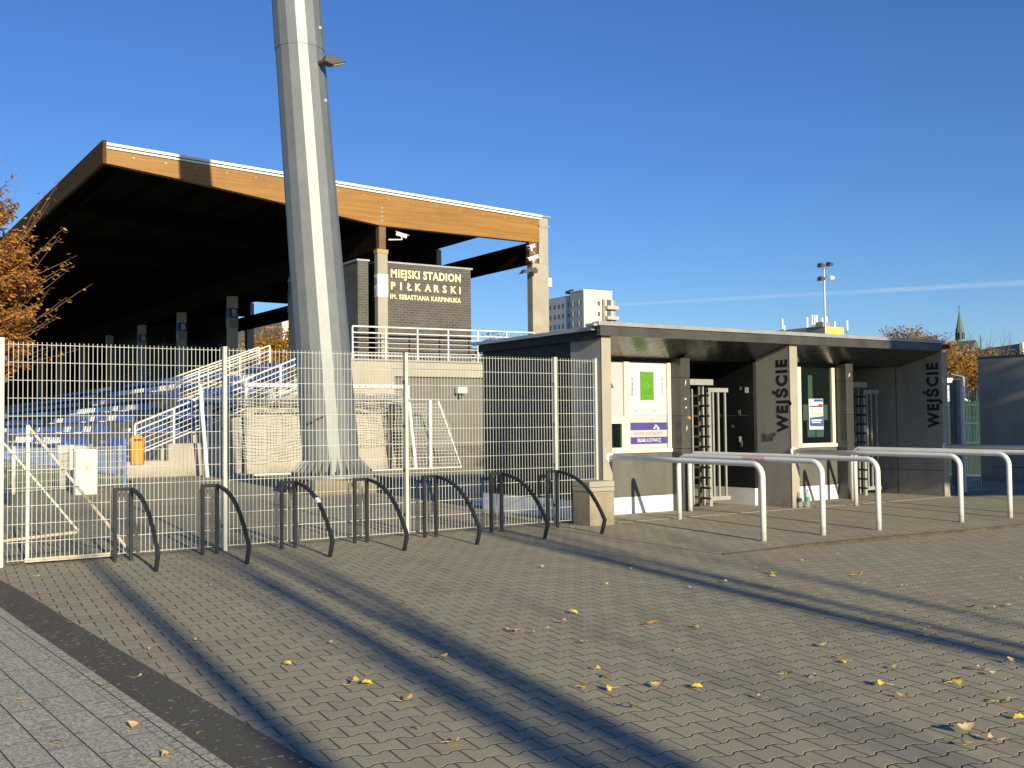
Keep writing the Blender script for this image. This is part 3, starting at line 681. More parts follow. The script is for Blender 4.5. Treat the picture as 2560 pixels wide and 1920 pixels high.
# bottles at the foot of the middle fin
def bottle(x, y, h, r, label, cap, lab):
    z = ground_z(y) + 0.012
    t = thing('plastic_bottle', (x, y, z), label, 'bottle', 'bottles left at the middle fin')
    prof = [(0, r * .9), (.03, r), (h * .35, r * .96), (h * .6, r), (h * .72, r * .85), (h * .86, r * .38), (h * .94, r * .36)]
    build(MB().tube([(x, y, z + q[0]) for q in prof], [q[1] for q in prof], 14), 'bottle_body', m_glass('clear_plastic_' + cap, (0.5, 0.55, 0.52), 0.45), t, smooth=True)
    build(MB().cyl((x, y), r * .42, z + h * .93, z + h, 12), 'cap', BLUEP if cap == 'b' else WHITE, t)
    build(MB().cyl((x, y), r * 1.02, z + h * .38, z + h * .6, 14), 'label_band', lab, t)
bottle(10.10, -0.22, 0.27, 0.036, 'dark labelled plastic bottle on the left of the pair', 'w', mat('dark_label', (0.03, 0.04, 0.09), 0.5, 0, 0.2, 20))
bottle(10.24, -0.26, 0.30, 0.042, 'clear plastic bottle with a green label, right of the pair', 'b', mat('green_label', (0.05, 0.35, 0.18), 0.5, 0, 0.2, 20))

# ---------------------------------------------------------------- floodlight mast
mast = thing('floodlight_mast', (5.82, 9.8, 0), 'thick leaning galvanised polygonal mast on a flanged concrete plinth', 'mast')
def mc(z): return Vector((5.83 - 0.0765 * (z - 0.4), 9.85, z))
def mast_seg(z0, z1, r0, r1, n=16, rot=R(-4.75)):
    mb = MB(); vs = []
    for z, r in ((z0, r0), (z1, r1)):
        c = mc(z)
        for j in range(n): a = rot + 2 * math.pi * j / n; vs.append((c.x + r * math.cos(a), c.y + r * math.sin(a), z))
    return mb.add(vs, [(j, (j + 1) % n, (j + 1) % n + n, j + n) for j in range(n)] + [tuple(range(n))[::-1], tuple(range(n, 2 * n))])
build(MB().box(5.02, 6.90, 8.95, 10.8, -0.05, 0.34), 'plinth', concrete('mast_plinth_concrete', (0.25, 0.21, 0.15), 0.7), mast, bevel=0.03)
build(MB().cyl((5.83, 9.85), 1.02, 0.34, 0.40, 40), 'base_flange', GALV, mast)
build(mast_seg(0.40, 10.15, 0.655, 0.555), 'shaft', GALV, mast)
build(mast_seg(10.12, 19.5, 0.568, 0.45), 'shaft', GALV, mast)
gm = MB()
for j in range(28):
    a = 2 * math.pi * j / 28; c, s = math.cos(a), math.sin(a); t = 0.012
    def P(r, z, sgn): return (5.83 + r * c - sgn * t * s, 9.85 + r * s + sgn * t * c, z)
    vs = [P(0.62, 0.40, -1), P(0.93, 0.40, -1), P(0.93, 0.47, -1), P(0.64, 0.80, -1), P(0.62, 0.40, 1), P(0.93, 0.40, 1), P(0.93, 0.47, 1), P(0.64, 0.80, 1)]
    build(MB().add(vs, [(0, 1, 2, 3), (7, 6, 5, 4), (0, 4, 5, 1), (1, 5, 6, 2), (2, 6, 7, 3), (3, 7, 4, 0)]), 'gusset_plate', GALV, mast)
for j in range(28):
    a = 2 * math.pi * (j + .5) / 28; build(MB().cyl((5.83 + .9 * math.cos(a), 9.85 + .9 * math.sin(a)), 0.03, 0.40, 0.50, 6), 'anchor_bolt', DGREY, mast)
lp = MB(); c = mc(9.85)
lum = build(MB().prism([(5.33, 9.70), (5.52, 9.65), (5.86, 9.76), (5.82, 9.80), (5.52, 9.88), (5.38, 9.85)], 'y', 9.0, 9.26), 'luminaire', DGREY, mast, bevel=0.02)
build(MB().prism([(5.56, 9.645), (5.82, 9.73), (5.82, 9.74), (5.56, 9.655)], 'y', 9.03, 9.23), 'lens', mat('led_lens', (0.5, 0.48, 0.42), 0.3, 0, 0.1, 20), lum)
build(MB().tube([(5.3, 9.4, 9.74), (5.38, 9.2, 9.74), (5.5, 9.13, 9.74)], 0.05, 8), 'bracket', DGREY, mast)
sc_ = MB()
for z in (11.25, 10.55, 8.9):
    cc = mc(z); sc_.box(cc.x + .30, cc.x + .36, cc.y - .47, cc.y - .41, z, z + .06)
build(sc_, 'screw_cap', STEEL, mast)
build(MB().box(5.08, 5.22, 9.35, 9.42, 1.62, 1.66).tube([(5.15, 9.38, 1.65), (5.38, 9.2, 1.75)], .012, 6), 'cleat', DGREY, mast)

# ---------------------------------------------------------------- football stand
st = thing('football_stand', (12, 22, 0), 'timber roofed football stand with stepped terraces and a glulam gable beam', 'grandstand')
YE = 92
bays = [21.5, 29.7, 37.6, 45.9, 54.1, 62.4, 70.6, 78.8, 87.0]
poly = [(3.47, 9.80), (6.22, 9.53), (9.43, 9.15), (13.0, 8.74), (19.98, 8.71), (19.98, 9.62), (3.47, 10.24)]
gab = build(MB().prism(poly, 'y', 21.5, 21.75), 'gable_beam', WOOD, st)
bolts = MB()
for z in (8.9, 9.05, 9.2, 9.35): bolts.box(13.0, 13.06, 21.485, 21.5, z, z + .05)
for x in range(16): bolts.box(4.3 + x, 4.34 + x, 21.485, 21.5, 10.05 - .0375 * x, 10.09 - .0375 * x)
build(bolts, 'bolt_heads', STEEL, gab)
cop = [(3.47, 10.26), (20.05, 9.64), (20.05, 9.70), (3.47, 10.32)]; cop2 = [(3.47, 10.345), (20.08, 9.72), (20.08, 9.80), (3.47, 10.425)]
build(MB().prism(cop, 'y', 21.46, 21.78).prism(cop2, 'y', 21.38, 21.78), 'verge_trim', WHITE, st)
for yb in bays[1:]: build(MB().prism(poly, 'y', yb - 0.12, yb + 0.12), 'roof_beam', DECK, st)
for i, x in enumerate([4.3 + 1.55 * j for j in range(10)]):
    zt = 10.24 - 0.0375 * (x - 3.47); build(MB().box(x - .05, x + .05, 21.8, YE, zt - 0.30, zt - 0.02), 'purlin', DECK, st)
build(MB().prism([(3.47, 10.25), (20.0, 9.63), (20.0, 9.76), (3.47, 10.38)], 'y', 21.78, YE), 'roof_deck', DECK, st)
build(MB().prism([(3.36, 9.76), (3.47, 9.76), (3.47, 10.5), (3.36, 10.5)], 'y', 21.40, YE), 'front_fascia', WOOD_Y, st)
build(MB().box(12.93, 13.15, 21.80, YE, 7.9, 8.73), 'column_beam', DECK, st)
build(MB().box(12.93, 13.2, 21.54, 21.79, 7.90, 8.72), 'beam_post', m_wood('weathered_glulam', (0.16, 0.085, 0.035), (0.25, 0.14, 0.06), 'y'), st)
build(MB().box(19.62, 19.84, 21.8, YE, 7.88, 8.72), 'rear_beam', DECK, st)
build(MB().box(19.52, 19.9, 21.54, 21.79, 7.88, 8.72), 'beam_post', m_wood('weathered_glulam_b', (0.16, 0.085, 0.035), (0.25, 0.14, 0.06), 'y'), st)
# columns
def col(x0, x1, y0, y1, z0, z1): return build(MB().box(x0, x1, y0, y1, z0, z1), 'concrete_column', CONC, st, bevel=0.01)
c1 = col(12.86, 13.26, 21.52, 21.78, 3.8, 7.88)
build(MB().box(12.85, 13.27, 21.51, 21.785, 6.16, 6.98), 'sign_plate', WHITE, c1)
text('B', 'lettering', GREYT, c1, (12.848, 21.74, 6.62), -Y_, Z_, 0.24, None, 0.03, 0.004); text('1', 'lettering', GREYT, c1, (12.848, 21.72, 6.22), -Y_, Z_, 0.24, None, 0.03, 0.004)
build(MB().box(12.84, 13.28, 21.5, 21.79, 7.74, 7.885), 'column_cap', mat('cork_pad', (0.42, 0.30, 0.12), 0.9, 0, 0.3, 9), c1)
cr = col(19.64, 20.42, 21.52, 21.9, 3.8, 7.88)
build(MB().box(19.97, 20.42, 21.522, 21.9, 7.884, 9.74), 'upper_stub', CONC, cr, bevel=0.01)
build(MB().box(19.93, 20.48, 21.5, 21.94, 9.35, 9.42).box(20.0, 20.5, 21.45, 21.95, 9.745, 9.80), 'zinc_cap', COPE, cr)
build(MB().box(20.42, 20.60, 21.55, 21.8, 7.0, 7.35), 'junction_box', WHITE, cr)
build(MB().tube([(20.05, 21.5, 3.9), (20.05, 21.49, 5.05), (20.10, 21.49, 5.15), (20.15, 21.49, 5.05), (20.15, 21.5, 3.9)], 0.02, 6), 'cable_loop', ORANGE, cr)
for i, yb in enumerate(bays[1:]):
    c = col(12.83, 13.25, yb - .22, yb + .22, 3.3, 7.88)
    if i < 4:
        build(MB().box(12.81, 13.27, yb - .235, yb + .235, 6.85, 7.30), 'sign_plate', mat('navy_sign', (0.02, 0.03, 0.12), .5, 0, .1, 4), c)
        build(MB().box(12.81, 13.27, yb - .235, yb + .235, 6.35, 6.84), 'sign_plate', mat('grey_sign', (0.22, 0.22, 0.215), .5, 0, .1, 4), c)
        text('B', 'lettering', COPE, c, (12.95, yb - .238, 6.93), X_, Z_, 0.3, None, 0.04, 0.004)
        text(str(i + 2), 'lettering', GREYT, c, (12.97, yb - .238, 6.44), X_, Z_, 0.3, None, 0.04, 0.004)
    col(19.62, 20.1, yb - .2, yb + .2, 3.75, 7.88); build(MB().box(19.85, 20.1, yb - .2, yb + .2, 7.884, 9.6), 'upper_stub', CONC, st)
# terrace walls and deck
build(MB().prism([(7.8, -0.1), (13.23, -0.1), (13.23, 3.28), (20.4, 3.28), (20.4, 3.8), (11.64, 3.8), (11.2, 3.62), (9.9, 2.6), (8.75, 2.30), (7.8, 2.22)], 'y', 21.0, 21.28), 'end_wall', CONC_W, st)
build(MB().box(11.3, 20.4, 20.93, 21.1, 3.81, 3.87).box(13.1, 20.4, 20.965, 21.0, 3.55, 3.58), 'wall_capping', COPE, st)
build(MB().box(7.85, 13.2, 20.93, 20.999, 2.2, 2.30), 'ledge', mat('dark_ledge', (.05, .05, .055), .7, 0, .2, 4), st)
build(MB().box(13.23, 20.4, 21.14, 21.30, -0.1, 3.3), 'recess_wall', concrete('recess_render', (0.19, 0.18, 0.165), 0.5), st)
build(MB().box(13.24, 20.4, 21.09, 21.136, -0.1, 0.75), 'recess_brick_base', BRICK, st)
build(MB().box(13.2, 20.4, 21.28, YE, 3.3, 3.74), 'terrace_deck', CONC_L, st)
build(MB().prism([(3.95, -0.1), (6.95, -0.1), (6.95, 1.03), (5.27, 1.03), (5.27, 0.5), (3.95, 0.5)], 'y', 21.0, 21.3), 'stair_wall', CONC_W, st)
build(MB().box(6.95, 7.8, 22.0, 22.05, -0.1, 2.2), 'under_stand_shade_sheet', mat('under_stand_shadow', (0.06, 0.065, 0.075), .8, 0, .2, 3), st)  # dark sheet added for the shade of the opening under the stand
# stepped seating terrace profile (rows 0..6)
prof = [(4.3, -0.1), (4.3, 0.5)]
for k in range(8):
    prof += [(4.3 + .9 * k, .5 + .455 * k), (4.3 + .9 * (k + 1), .5 + .455 * k)]
prof += [(11.5, 3.72), (13.3, 3.72), (13.3, -0.1)]
p2_ = [];
for q in prof:
    if not p2_ or (abs(q[0] - p2_[-1][0]) + abs(q[1] - p2_[-1][1])) > 1e-4: p2_.append(q)
build(MB().prism(p2_, 'y', 21.6, YE), 'stepped_terrace', concrete('terrace_steps', (0.40, 0.39, 0.36), .2), st)
build(MB().box(4.22, 4.3, 21.6, YE, -0.05, 0.86), 'front_board', mat('dark_front_board', (.04, .045, .05), .7, 0, .3, 1), st)
# cream boards put in for the highlight on the aisle steps
for (k, y0) in ((0, 28.6), (1, 28.9), (2, 29.2), (1, 47.3), (2, 47.6), (3, 28.8)):
    build(MB().box(4.28 + .9 * k + .0, 4.62 + .9 * k, y0, y0 + .9, .5 + .455 * k + .002, .62 + .455 * k), 'aisle_step_highlight', CREAM, st)
# dark rear wall and interior blocks that close the back
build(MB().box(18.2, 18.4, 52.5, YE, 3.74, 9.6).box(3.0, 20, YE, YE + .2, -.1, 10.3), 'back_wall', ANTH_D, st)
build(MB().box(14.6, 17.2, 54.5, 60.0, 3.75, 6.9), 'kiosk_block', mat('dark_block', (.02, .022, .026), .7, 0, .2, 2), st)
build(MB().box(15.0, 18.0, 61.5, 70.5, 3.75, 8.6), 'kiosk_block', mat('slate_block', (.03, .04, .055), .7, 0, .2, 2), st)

# brick building with the stadium name
S = 1.0073
def bx_(X): return -4.35 + (X + 4.35) * S
def bz_(z): return 1.5 + (z - 1.5) * S
bb = thing('brick_building', (15, 23, 3.75), 'dark brick block under the stand roof carrying the stadium name in cream letters', 'building')
BY = 21.80
build(MB().box(13.0, bx_(16.79), BY, 26.5, 3.75, 7.44), 'wall', BRICK, bb)
build(MB().box(12.2, 12.62, BY, 28.3, 3.75, 7.44), 'wall', BRICK, bb)
build(MB().box(12.62, 13.0, 25.8, 28.3, 3.75, 7.3), 'link_panel', BLACK, bb)
build(MB().box(12.96, bx_(16.86), BY - .04, 26.54, 7.445, 7.51).box(12.16, 12.66, BY - .04, 28.3, 7.445, 7.51), 'coping', COPE, bb)
text('MIEJSKI STADION', 'lettering', YEL, bb, (bx_(13.39), BY - .002, bz_(6.905)), X_, Z_, 0.285, (16.34 - 13.39) * S, 0.032, 0.02, 1.12)
xs_ = [13.39, 13.77, 14.04, 14.38, 14.78, 15.17, 15.55, 15.90, 16.27]
for ch, x in zip('PIŁKARSKI', xs_): text(ch, 'lettering', YEL, bb, (bx_(x), BY - .002, bz_(6.465)), X_, Z_, 0.26, None, 0.03, 0.02)
text('IM. SEBASTIANA KARPINIUKA', 'lettering', YEL, bb, (bx_(13.37), BY - .002, bz_(6.12)), X_, Z_, 0.17, (16.34 - 13.37) * S, 0.028, 0.012, 1.12)

# railings
def railing(name, label, pts, h, nposts, drop=0.12, bars=4, mat_=RAILW, parent_loc=None, ends=True):
    """guard rail following floor points pts (polyline), h = height of the top rail"""
    t = thing(name, pts[0], label, 'railing', None)
    top = [Vector(p) + Z_ * h for p in pts]
    build(MB().tube(top, 0.03, 8), 'top_rail', mat_, t)
    mb = MB().tube([Vector(p) + Z_ * (h * .80) for p in pts], 0.024, 6)
    for i in range(bars): mb.tube([Vector(p) + Z_ * (h * (0.64 - 0.16 * i)) for p in pts], 0.013, 6)
    mb.tube([Vector(p) + Z_ * 0.06 for p in pts], 0.024, 6)
    build(mb, 'infill_bars', mat_, t)
    ls = [(Vector(pts[i + 1]) - Vector(pts[i])).length for i in range(len(pts) - 1)]; L = sum(ls)
    for j in range(nposts):
        d = L * j / (nposts - 1); i = 0
        while i < len(ls) - 1 and d > ls[i]: d -= ls[i]; i += 1
        p = Vector(pts[i]).lerp(Vector(pts[i + 1]), d / ls[i])
        build(MB().box(p.x - .025, p.x + .025, p.y - .025, p.y + .025, p.z - drop, p.z + h - .01), 'post', mat_, t)
    return t
railing('terrace_railing', 'long white railing on the terrace edge below the stadium name', [(11.60, 20.99, 3.92), (19.3, 20.99, 3.98)], 1.08, 7, .14)
railing('stair_railing', 'white sloping railing on the near end of the terrace steps', [(4.27, 21.1, 0.62), (10.2, 21.1, 3.05)], 1.03, 6, .2)
railing('stair_railing', 'white sloping railing deeper in the stand, left of the pair', [(7.83, 30.2, 2.40), (11.64, 30.2, 3.82)], 1.06, 4, .4)
railing('stair_railing', 'white sloping railing deeper in the stand, right of the pair', [(7.7, 28.6, 2.32), (11.5, 28.6, 3.78)], 1.06, 4, .4)
railing('stair_railing', 'grey railing far back in the dark of the stand', [(10.0, 47.0, 3.3), (12.6, 47.0, 4.1)], 1.0, 3, .3, mat_=GALV)

# security cameras
def cctv(p, rot, label, arm):
    t = thing('security_camera', p, label, 'security camera', 'white security cameras on the stand')
    b = MB().box(-.20, .20, -.055, .055, -.06, .06).box(-.24, .26, -.07, .07, .061, .075)
    M_ = Matrix.Rotation(rot, 4, 'Z') @ Matrix.Rotation(R(18), 4, 'Y')
    b.v = [tuple(Vector(p) + M_ @ Vector(v)) for v in b.v]; build(b, 'housing', WHITE, t)
    l = MB().cyl((0, 0), .045, -.001, .001, 12); l = MB().tube([(.2, 0, 0), (.205, 0, 0)], .045, 12); l.v = [tuple(Vector(p) + M_ @ Vector(v)) for v in l.v]; build(l, 'lens', BLACK, t)
    build(MB().tube([Vector(p) + Vector((0, 0, -.06)), Vector(p) + Vector((0, 0, -.16)), Vector(arm)], .03, 8), 'bracket', WHITE, t)
cctv((13.62, 21.1, 8.38), R(-35), 'white security camera beside the timber post of the left column', (13.22, 21.35, 8.22))
cctv((19.25, 21.0, 8.42), R(205), 'upper white security camera left of the right column', (19.6, 21.3, 8.2))
cctv((19.32, 21.0, 7.98), R(160), 'small lower security camera left of the right column', (19.62, 21.3, 7.95))
fl = thing('wall_floodlight', (19.2, 21.0, 7.4), 'dark floodlight on the left side of the right column', 'floodlight')
build(MB().prism([(18.75, 7.32), (19.4, 7.48), (19.4, 7.62), (18.9, 7.5)], 'y', 20.9, 21.2), 'lamp_body', DGREY, fl, bevel=.01); build(MB().box(19.38, 19.67, 21.2, 21.4, 7.45, 7.6), 'bracket', DGREY, fl)
fl = thing('wall_floodlight', (16, 21.0, 2.7), 'square floodlight on the recessed wall under the terrace', 'floodlight')
build(MB().box(15.75, 16.15, 20.8, 21.05, 2.68, 2.92), 'lamp_body', CREAM, fl, bevel=.02); build(MB().box(15.9, 16.02, 21.0, 21.13, 2.5, 2.75), 'bracket', DGREY, fl)

# ---------------------------------------------------------------- seats
def seat_mb(kx=1.0):
    mb = MB(); w = 0.18
    # pan (faces -X), curved shell back
    pan = [(-0.20, 0.0), (-0.17, 0.035), (0.12, 0.02), (0.17, 0.05), (0.21, 0.27), (0.235, 0.27), (0.215, 0.02), (0.15, -0.03), (-0.18, -0.01)]
    mb.prism(pan, 'y', -w, w); return mb
ROWN = ['front', 'second', 'third', 'fourth', 'fifth', 'sixth', 'top']
WH = {0: [(42.2, 47.9), (35.5, 39.6), (52, 55)], 1: [(45.5, 46.1), (38.1, 39.4), (34.3, 35.6), (56, 58)], 2: [(44.7, 46), (37.6, 38.7), (33.8, 35.0), (61, 62)], 3: [(41.4, 45.5), (37.1, 38.2), (33.6, 35.7), (53.8, 57.1), (58.5, 59.6)], 4: [(43.5, 44.7)], 5: [(39.4, 44.5), (33.6, 37.1), (24.5, 26)], 6: [(50, 53)]}
base_b = build(seat_mb(), 'stadium_chair', BLUES); base_w = build(seat_mb(), 'stadium_chair', WHITES)
cand = []
for k in range(7):
    y = 21.85
    while y < 72:
        if not (27.6 < y < 30.4 or 47.0 < y < 49.4 or 66 < y < 68.4):
            cand.append((k, y))
        y += 0.5
def dist(c): return (Vector((4.6 + .9 * c[0], c[1], 1)) - CAM).length
cand.sort(key=dist)
used_b = used_w = False; rest_b = MB(); rest_w = MB()
for i, (k, y) in enumerate(cand):
    white = any(a <= y <= b for a, b in WH[k]); P = Vector((4.66 + .9 * k, y, .92 + .455 * k))
    if i < 298:
        src = base_w if white else base_b
        if white: o = src if not used_w else src.copy(); first = not used_w; used_w = True
        else: o = src if not used_b else src.copy(); first = not used_b; used_b = True
        if not first: COL.objects.link(o)
        o.location = P; c = 'white' if white else 'blue'
        q = [c_[1] for c_ in cand if c_[0] == k and (c_[1] < 28) == (y < 28)]; idx = sum(1 for t in q if t < y) + 1
        suf = 'th' if idx % 100 in (11, 12, 13) else {1: 'st', 2: 'nd', 3: 'rd'}.get(idx % 10, 'th')
        tag(o, '%s plastic seat, %s row, %d%s %s' % (c, ROWN[k], idx, suf, 'from the stair railing end' if y < 28 else 'beyond the first aisle'), 'seat', '%s seats in the %s row %s' % (c, ROWN[k], 'near' if y < 28 else 'beyond the aisle'))
    else:
        mbs = rest_w if white else rest_b; s = seat_mb(); s.v = [tuple(Vector(v) + P) for v in s.v]; mbs.add(s.v, s.f)
o = build(rest_b, 'far_chair_rows', BLUES, fix=False); tag(o, 'far blue seats at the left end of the stand', 'seats', kind='stuff')
o = build(rest_w, 'far_chair_rows', WHITES, fix=False); tag(o, 'far white seats at the left end of the stand', 'seats', kind='stuff')

# ---------------------------------------------------------------- goals in front of the terrace wall
def net(f, nu, nv, w=0.009, warp=0.05):
    mb = MB()
    for i in range(nu + 1):
        pts = [f(i / nu, j / nv) for j in range(nv + 1)]
        for j in range(nv): mb.tube([pts[j], pts[j + 1]], w * .6, 3, False)
    for j in range(nv + 1):
        pts = [f(i / nu, j / nv) for i in range(nu + 1)]
        for i in range(nu): mb.tube([pts[i], pts[i + 1]], w * .6, 3, False)
    return mb
gl = thing('football_goal', (9.8, 19.6, 0), 'full size white football goal leaned against the terrace end wall', 'goal')
gy = 19.6
build(MB().tube([(6.06, gy, 0), (5.83, gy, 2.86)], 0.06, 12), 'post', WHITE, gl); build(MB().tube([(13.42, gy + .2, 0.02), (13.0, gy, 2.84)], 0.06, 12), 'post', WHITE, gl)
build(MB().tube([(7.15, gy, 2.84), (13.05, gy, 2.84)], 0.065, 12), 'crossbar', WHITE, gl)
hk = MB()
for i in range(24): hk.box(7.3 + i * .24, 7.33 + i * .24, gy - .08, gy - .055, 2.82, 2.86)
build(hk, 'net_hooks', DGREY, gl)
build(MB().tube([(6.2, 20.75, 2.3), (13.4, 20.75, 2.2)], .03, 8), 'back_stay', DGREY, gl)
rn = random.Random(3)
def nf(u, v):
    return Vector((7.4 + 5.9 * u, 20.65 + .22 * math.sin(u * 9 + v * 5) * v, 2.75 - (2.1 + .25 * math.sin(u * 5.5 + .5)) * v + .03 * math.sin(37 * u) * math.cos(31 * v)))
build(net(nf, 56, 22, .012), 'net', NETM, gl, fix=False)
g2 = thing('football_goal', (13.9, 19.5, 0), 'smaller white goal with a sloping net frame behind the large goal', 'goal')
def g2f(dy): return [(13.84, gy - .1 + dy, 0.02), (13.84, gy - .1 + dy, 2.38)]
build(MB().tube([(13.84, 19.5, 0.0), (13.84, 19.5, 2.4)], .045, 10), 'post', WHITE, g2)
build(MB().tube([(7.9, 19.5, 2.4), (14.15, 19.5, 2.4)], .04, 10), 'crossbar', COPE, g2)
build(MB().tube([(14.15, 19.5, 2.38), (15.07, 19.5, 0.03), (6.9, 19.3, 0.03)], .032, 8), 'net_frame', WHITE, g2)
def nf2(u, v):
    x = 12.6 + (1.55 + .92 * v ** .8) * u; return Vector((x, 19.5 + .5 * (1 - u) + .05 * math.sin(9 * u + 7 * v), 2.36 - 2.3 * v))
build(net(nf2, 20, 20, .010), 'net', NETM, g2, fix=False)
build(MB().prism([(12.9, 0.1), (13.05, 0.1), (13.0, 2.2), (12.6, 2.25)], 'y', 20.0, 20.3), 'folded_net', mat('dark_net_bundle', (.03, .04, .04), .9, 0, .5, 9, .5, 20), g2)

# ---------------------------------------------------------------- yard furniture
bn_ = thing('litter_bin', (3.15, 16.45, 0), 'orange plastic litter bin hung on a blue post', 'bin')
prof = [(0.55, .16), (0.58, .175), (1.14, .20), (1.17, .215), (1.2, .213), (1.27, .185), (1.32, .12), (1.335, .02)]
build(MB().tube([(3.15, 16.45, z) for z, r in prof], [r for z, r in prof], 24), 'bin_body', ORANGE, bn_, smooth=True)
build(MB().box(3.03, 3.25, 16.225, 16.28, 1.185, 1.245), 'slot', mat('bin_slot', (.12, .05, .02), .8, 0, .1, 4), bn_)
build(MB().tube([(3.15, 16.45, 0.545), (3.15, 16.45, 0.56)], .15, 20), 'bin_base', DGREY, bn_)
bp_ = thing('sign_post', (2.95, 16.6, 0), 'thin blue steel post beside the orange bin', 'post')
build(MB().cyl((2.86, 16.5), .035, -.02, 1.25, 12), 'pole', BLUEP, bp_); build(MB().box(2.86, 3.1, 16.52, 16.56, .75, .8).box(2.86, 3.1, 16.52, 16.56, 1.1, 1.15), 'bracket', BLUEP, bp_)
cb = thing('electrical_cabinet', (1.15, 13.3, 0), 'cream electrical cabinet with an orange warning triangle', 'cabinet')
build(MB().box(.93, 1.40, 13.15, 13.45, 0, 1.02), 'cabinet_body', CREAM, cb, bevel=.006); build(MB().box(.92, 1.41, 13.14, 13.46, 1.021, 1.05), 'lid', CREAM, cb)
build(MB().prism([(1.13, .58), (1.21, .58), (1.17, .66)], 'y', 13.143, 13.149), 'warning_triangle', ORANGE, cb); build(MB().box(.97, 1.0, 13.142, 13.149, .62, .80), 'label_plate', COPE, cb)
mf = thing('low_mesh_fence', (1.3, 15.2, 0), 'low pale mesh fence around the pitch, behind the cabinet', 'fence')
A, B = Vector((-1.6, 13.9, 0)), Vector((2.75, 16.05, 0))
def along(t, z): p = A.lerp(B, t); return Vector((p.x, p.y, z))
mb = MB(); n = 90
for i in range(n + 1): mb.bar(along(i / n, .05), along(i / n, 1.07), .008)
for z in (.06, .27, .47, .67, .87, 1.05): mb.bar(along(0, z), along(1, z), .010)
build(mb, 'mesh_panel', WIRE, mf, fix=False)
for t in (0, .33, .66): p = along(t, 0); build(MB().box(p.x - .04, p.x + .04, p.y - .04, p.y + .04, -.02, 1.13), 'fence_post', WIRE, mf)
bf = thing('blue_pitch_fence', (4.05, 40, 0), 'blue barred fence in front of the lowest row of seats', 'fence')
mb = MB()
for i in range(260): mb.box(4.03, 4.06, 22 + i * .19, 22.045 + i * .19, 0.05, .84)
mb.box(4.02, 4.07, 22, 71.5, .84, .88).box(4.02, 4.07, 22, 71.5, .05, .09); build(mb, 'bars', BLUEP, bf, fix=False)
for i in range(13): build(MB().box(3.99, 4.10, 22 + i * 4.1, 22.1 + i * 4.1, -.02, 1.0), 'fence_post', BLUEP, bf)
dg = thing('concrete_dugout', (1.4, 15.9, 0), 'pale tilted concrete slab standing behind the cabinet', 'concrete slab')
build(MB().prism([(1.1, 0.0), (1.8, 0.0), (1.74, 1.09), (1.02, 1.13)], 'y', 15.75, 15.95), 'slab', concrete('dugout_concrete', (.46, .45, .42), .3), dg, bevel=.02)
pn = thing('discarded_panels', (6.9, 3.9, 0), 'stack of pale panels lying on the ground beside the dark side wall of the kiosk', 'panels')
# lying behind the fence in the kiosk shade
a = MB().box(-.6, .6, -.35, .35, 0, .05).box(-.5, .65, -.3, .38, .055, .09); Mx = Matrix.Translation((6.75, 4.0, 0)) @ Matrix.Rotation(R(24), 4, 'Z') @ Matrix.Rotation(R(4), 4, 'X')
pn.location = (6.75, 4.0, 0); a.v = [tuple(Mx @ Vector(v)) for v in a.v]; build(a, 'panel', WHITE, pn)
mh = thing('manhole_step', (6.6, 12, 0), 'low concrete slab between the mast and the recessed wall', 'concrete slab')
mh.location = (10.0, 12.5, 0); build(MB().box(8.6, 11.6, 12.0, 13.2, -.02, .12), 'slab', CONC_G, mh, bevel=.01)

# ---------------------------------------------------------------- right side: wall, steel gate, green fence
cw = thing('concrete_wall', (20.1, -2, 0), 'tall grey concrete wall at the right edge with vertical joints', 'wall')
for a, b in ((-9.0, -4.2), (-4.19, -0.61), (-0.6, 1.05), (1.06, 2.72)): build(MB().box(20.0, 20.25, a, b, -.2, 3.0), 'wall_panel', CONC_D, cw, bevel=.008)
build(MB().box(19.99, 20.26, -9, 2.73, 3.005, 3.05), 'capping', DGREY, cw); build(MB().box(19.992, 20.0, -9, 2.45, .33, .345), 'joint', BLACK, cw)
sg = thing('steel_gate', (16.6, 1.5, 0), 'grey steel gate frame with mesh infill between the kiosk and the concrete wall', 'gate')
GP = on_ground(2393, 1199)
gx, gy2 = 16.9, 1.4
def gp(x, y, D=24.0): return at_dist(x, y, D)
gA = gp(2394, 950); gT = gp(2394, 950).z
pb = at_dist(2396, 1190, 24.0); build(MB().box(pb.x - .055, pb.x + .055, pb.y - .055, pb.y + .055, -.05, gT), 'gate_post', GALV, sg, bevel=.01)
sg.location = (0, 0, 0); sg.location = (pb.x, pb.y, 0)
for o in sg.children: 
    for v in o.data.vertices: v.co -= Vector((pb.x, pb.y, 0)) - Vector((16.6, 1.5, 0))
ul = Vector((math.cos(R(150)), math.sin(R(150)), 0)) * .0 + Vector((-.83, .55, 0))
P0 = Vector((pb.x, pb.y, 0)) + ul * .10
mb = MB(); W_ = 1.0
for s0 in (0, W_): mb.bar(P0 + ul * s0 + Z_ * .12, P0 + ul * s0 + Z_ * (gT - .05), .05)
for z in (.12, gT - .08): mb.bar(P0 + Z_ * z, P0 + ul * W_ + Z_ * z, .05)
build(mb, 'gate_frame', GALV, sg)
mb = MB()
for i in range(1, 20): mb.bar(P0 + ul * (i * W_ / 20) + Z_ * .14, P0 + ul * (i * W_ / 20) + Z_ * (gT - .1), .008)
for i in range(1, 12): mb.bar(P0 + Z_ * (i * .2 + .12), P0 + ul * W_ + Z_ * (i * .2 + .12), .008)
build(mb, 'mesh_infill', WIRE, sg, fix=False)
ur = -ul; P1 = Vector((pb.x, pb.y, 0)) + ur * .12; 
mf2 = thing('narrow_fence', (P1.x, P1.y, 0), 'narrow mesh panel between the steel gate post and the concrete wall', 'fence')
mb = MB()
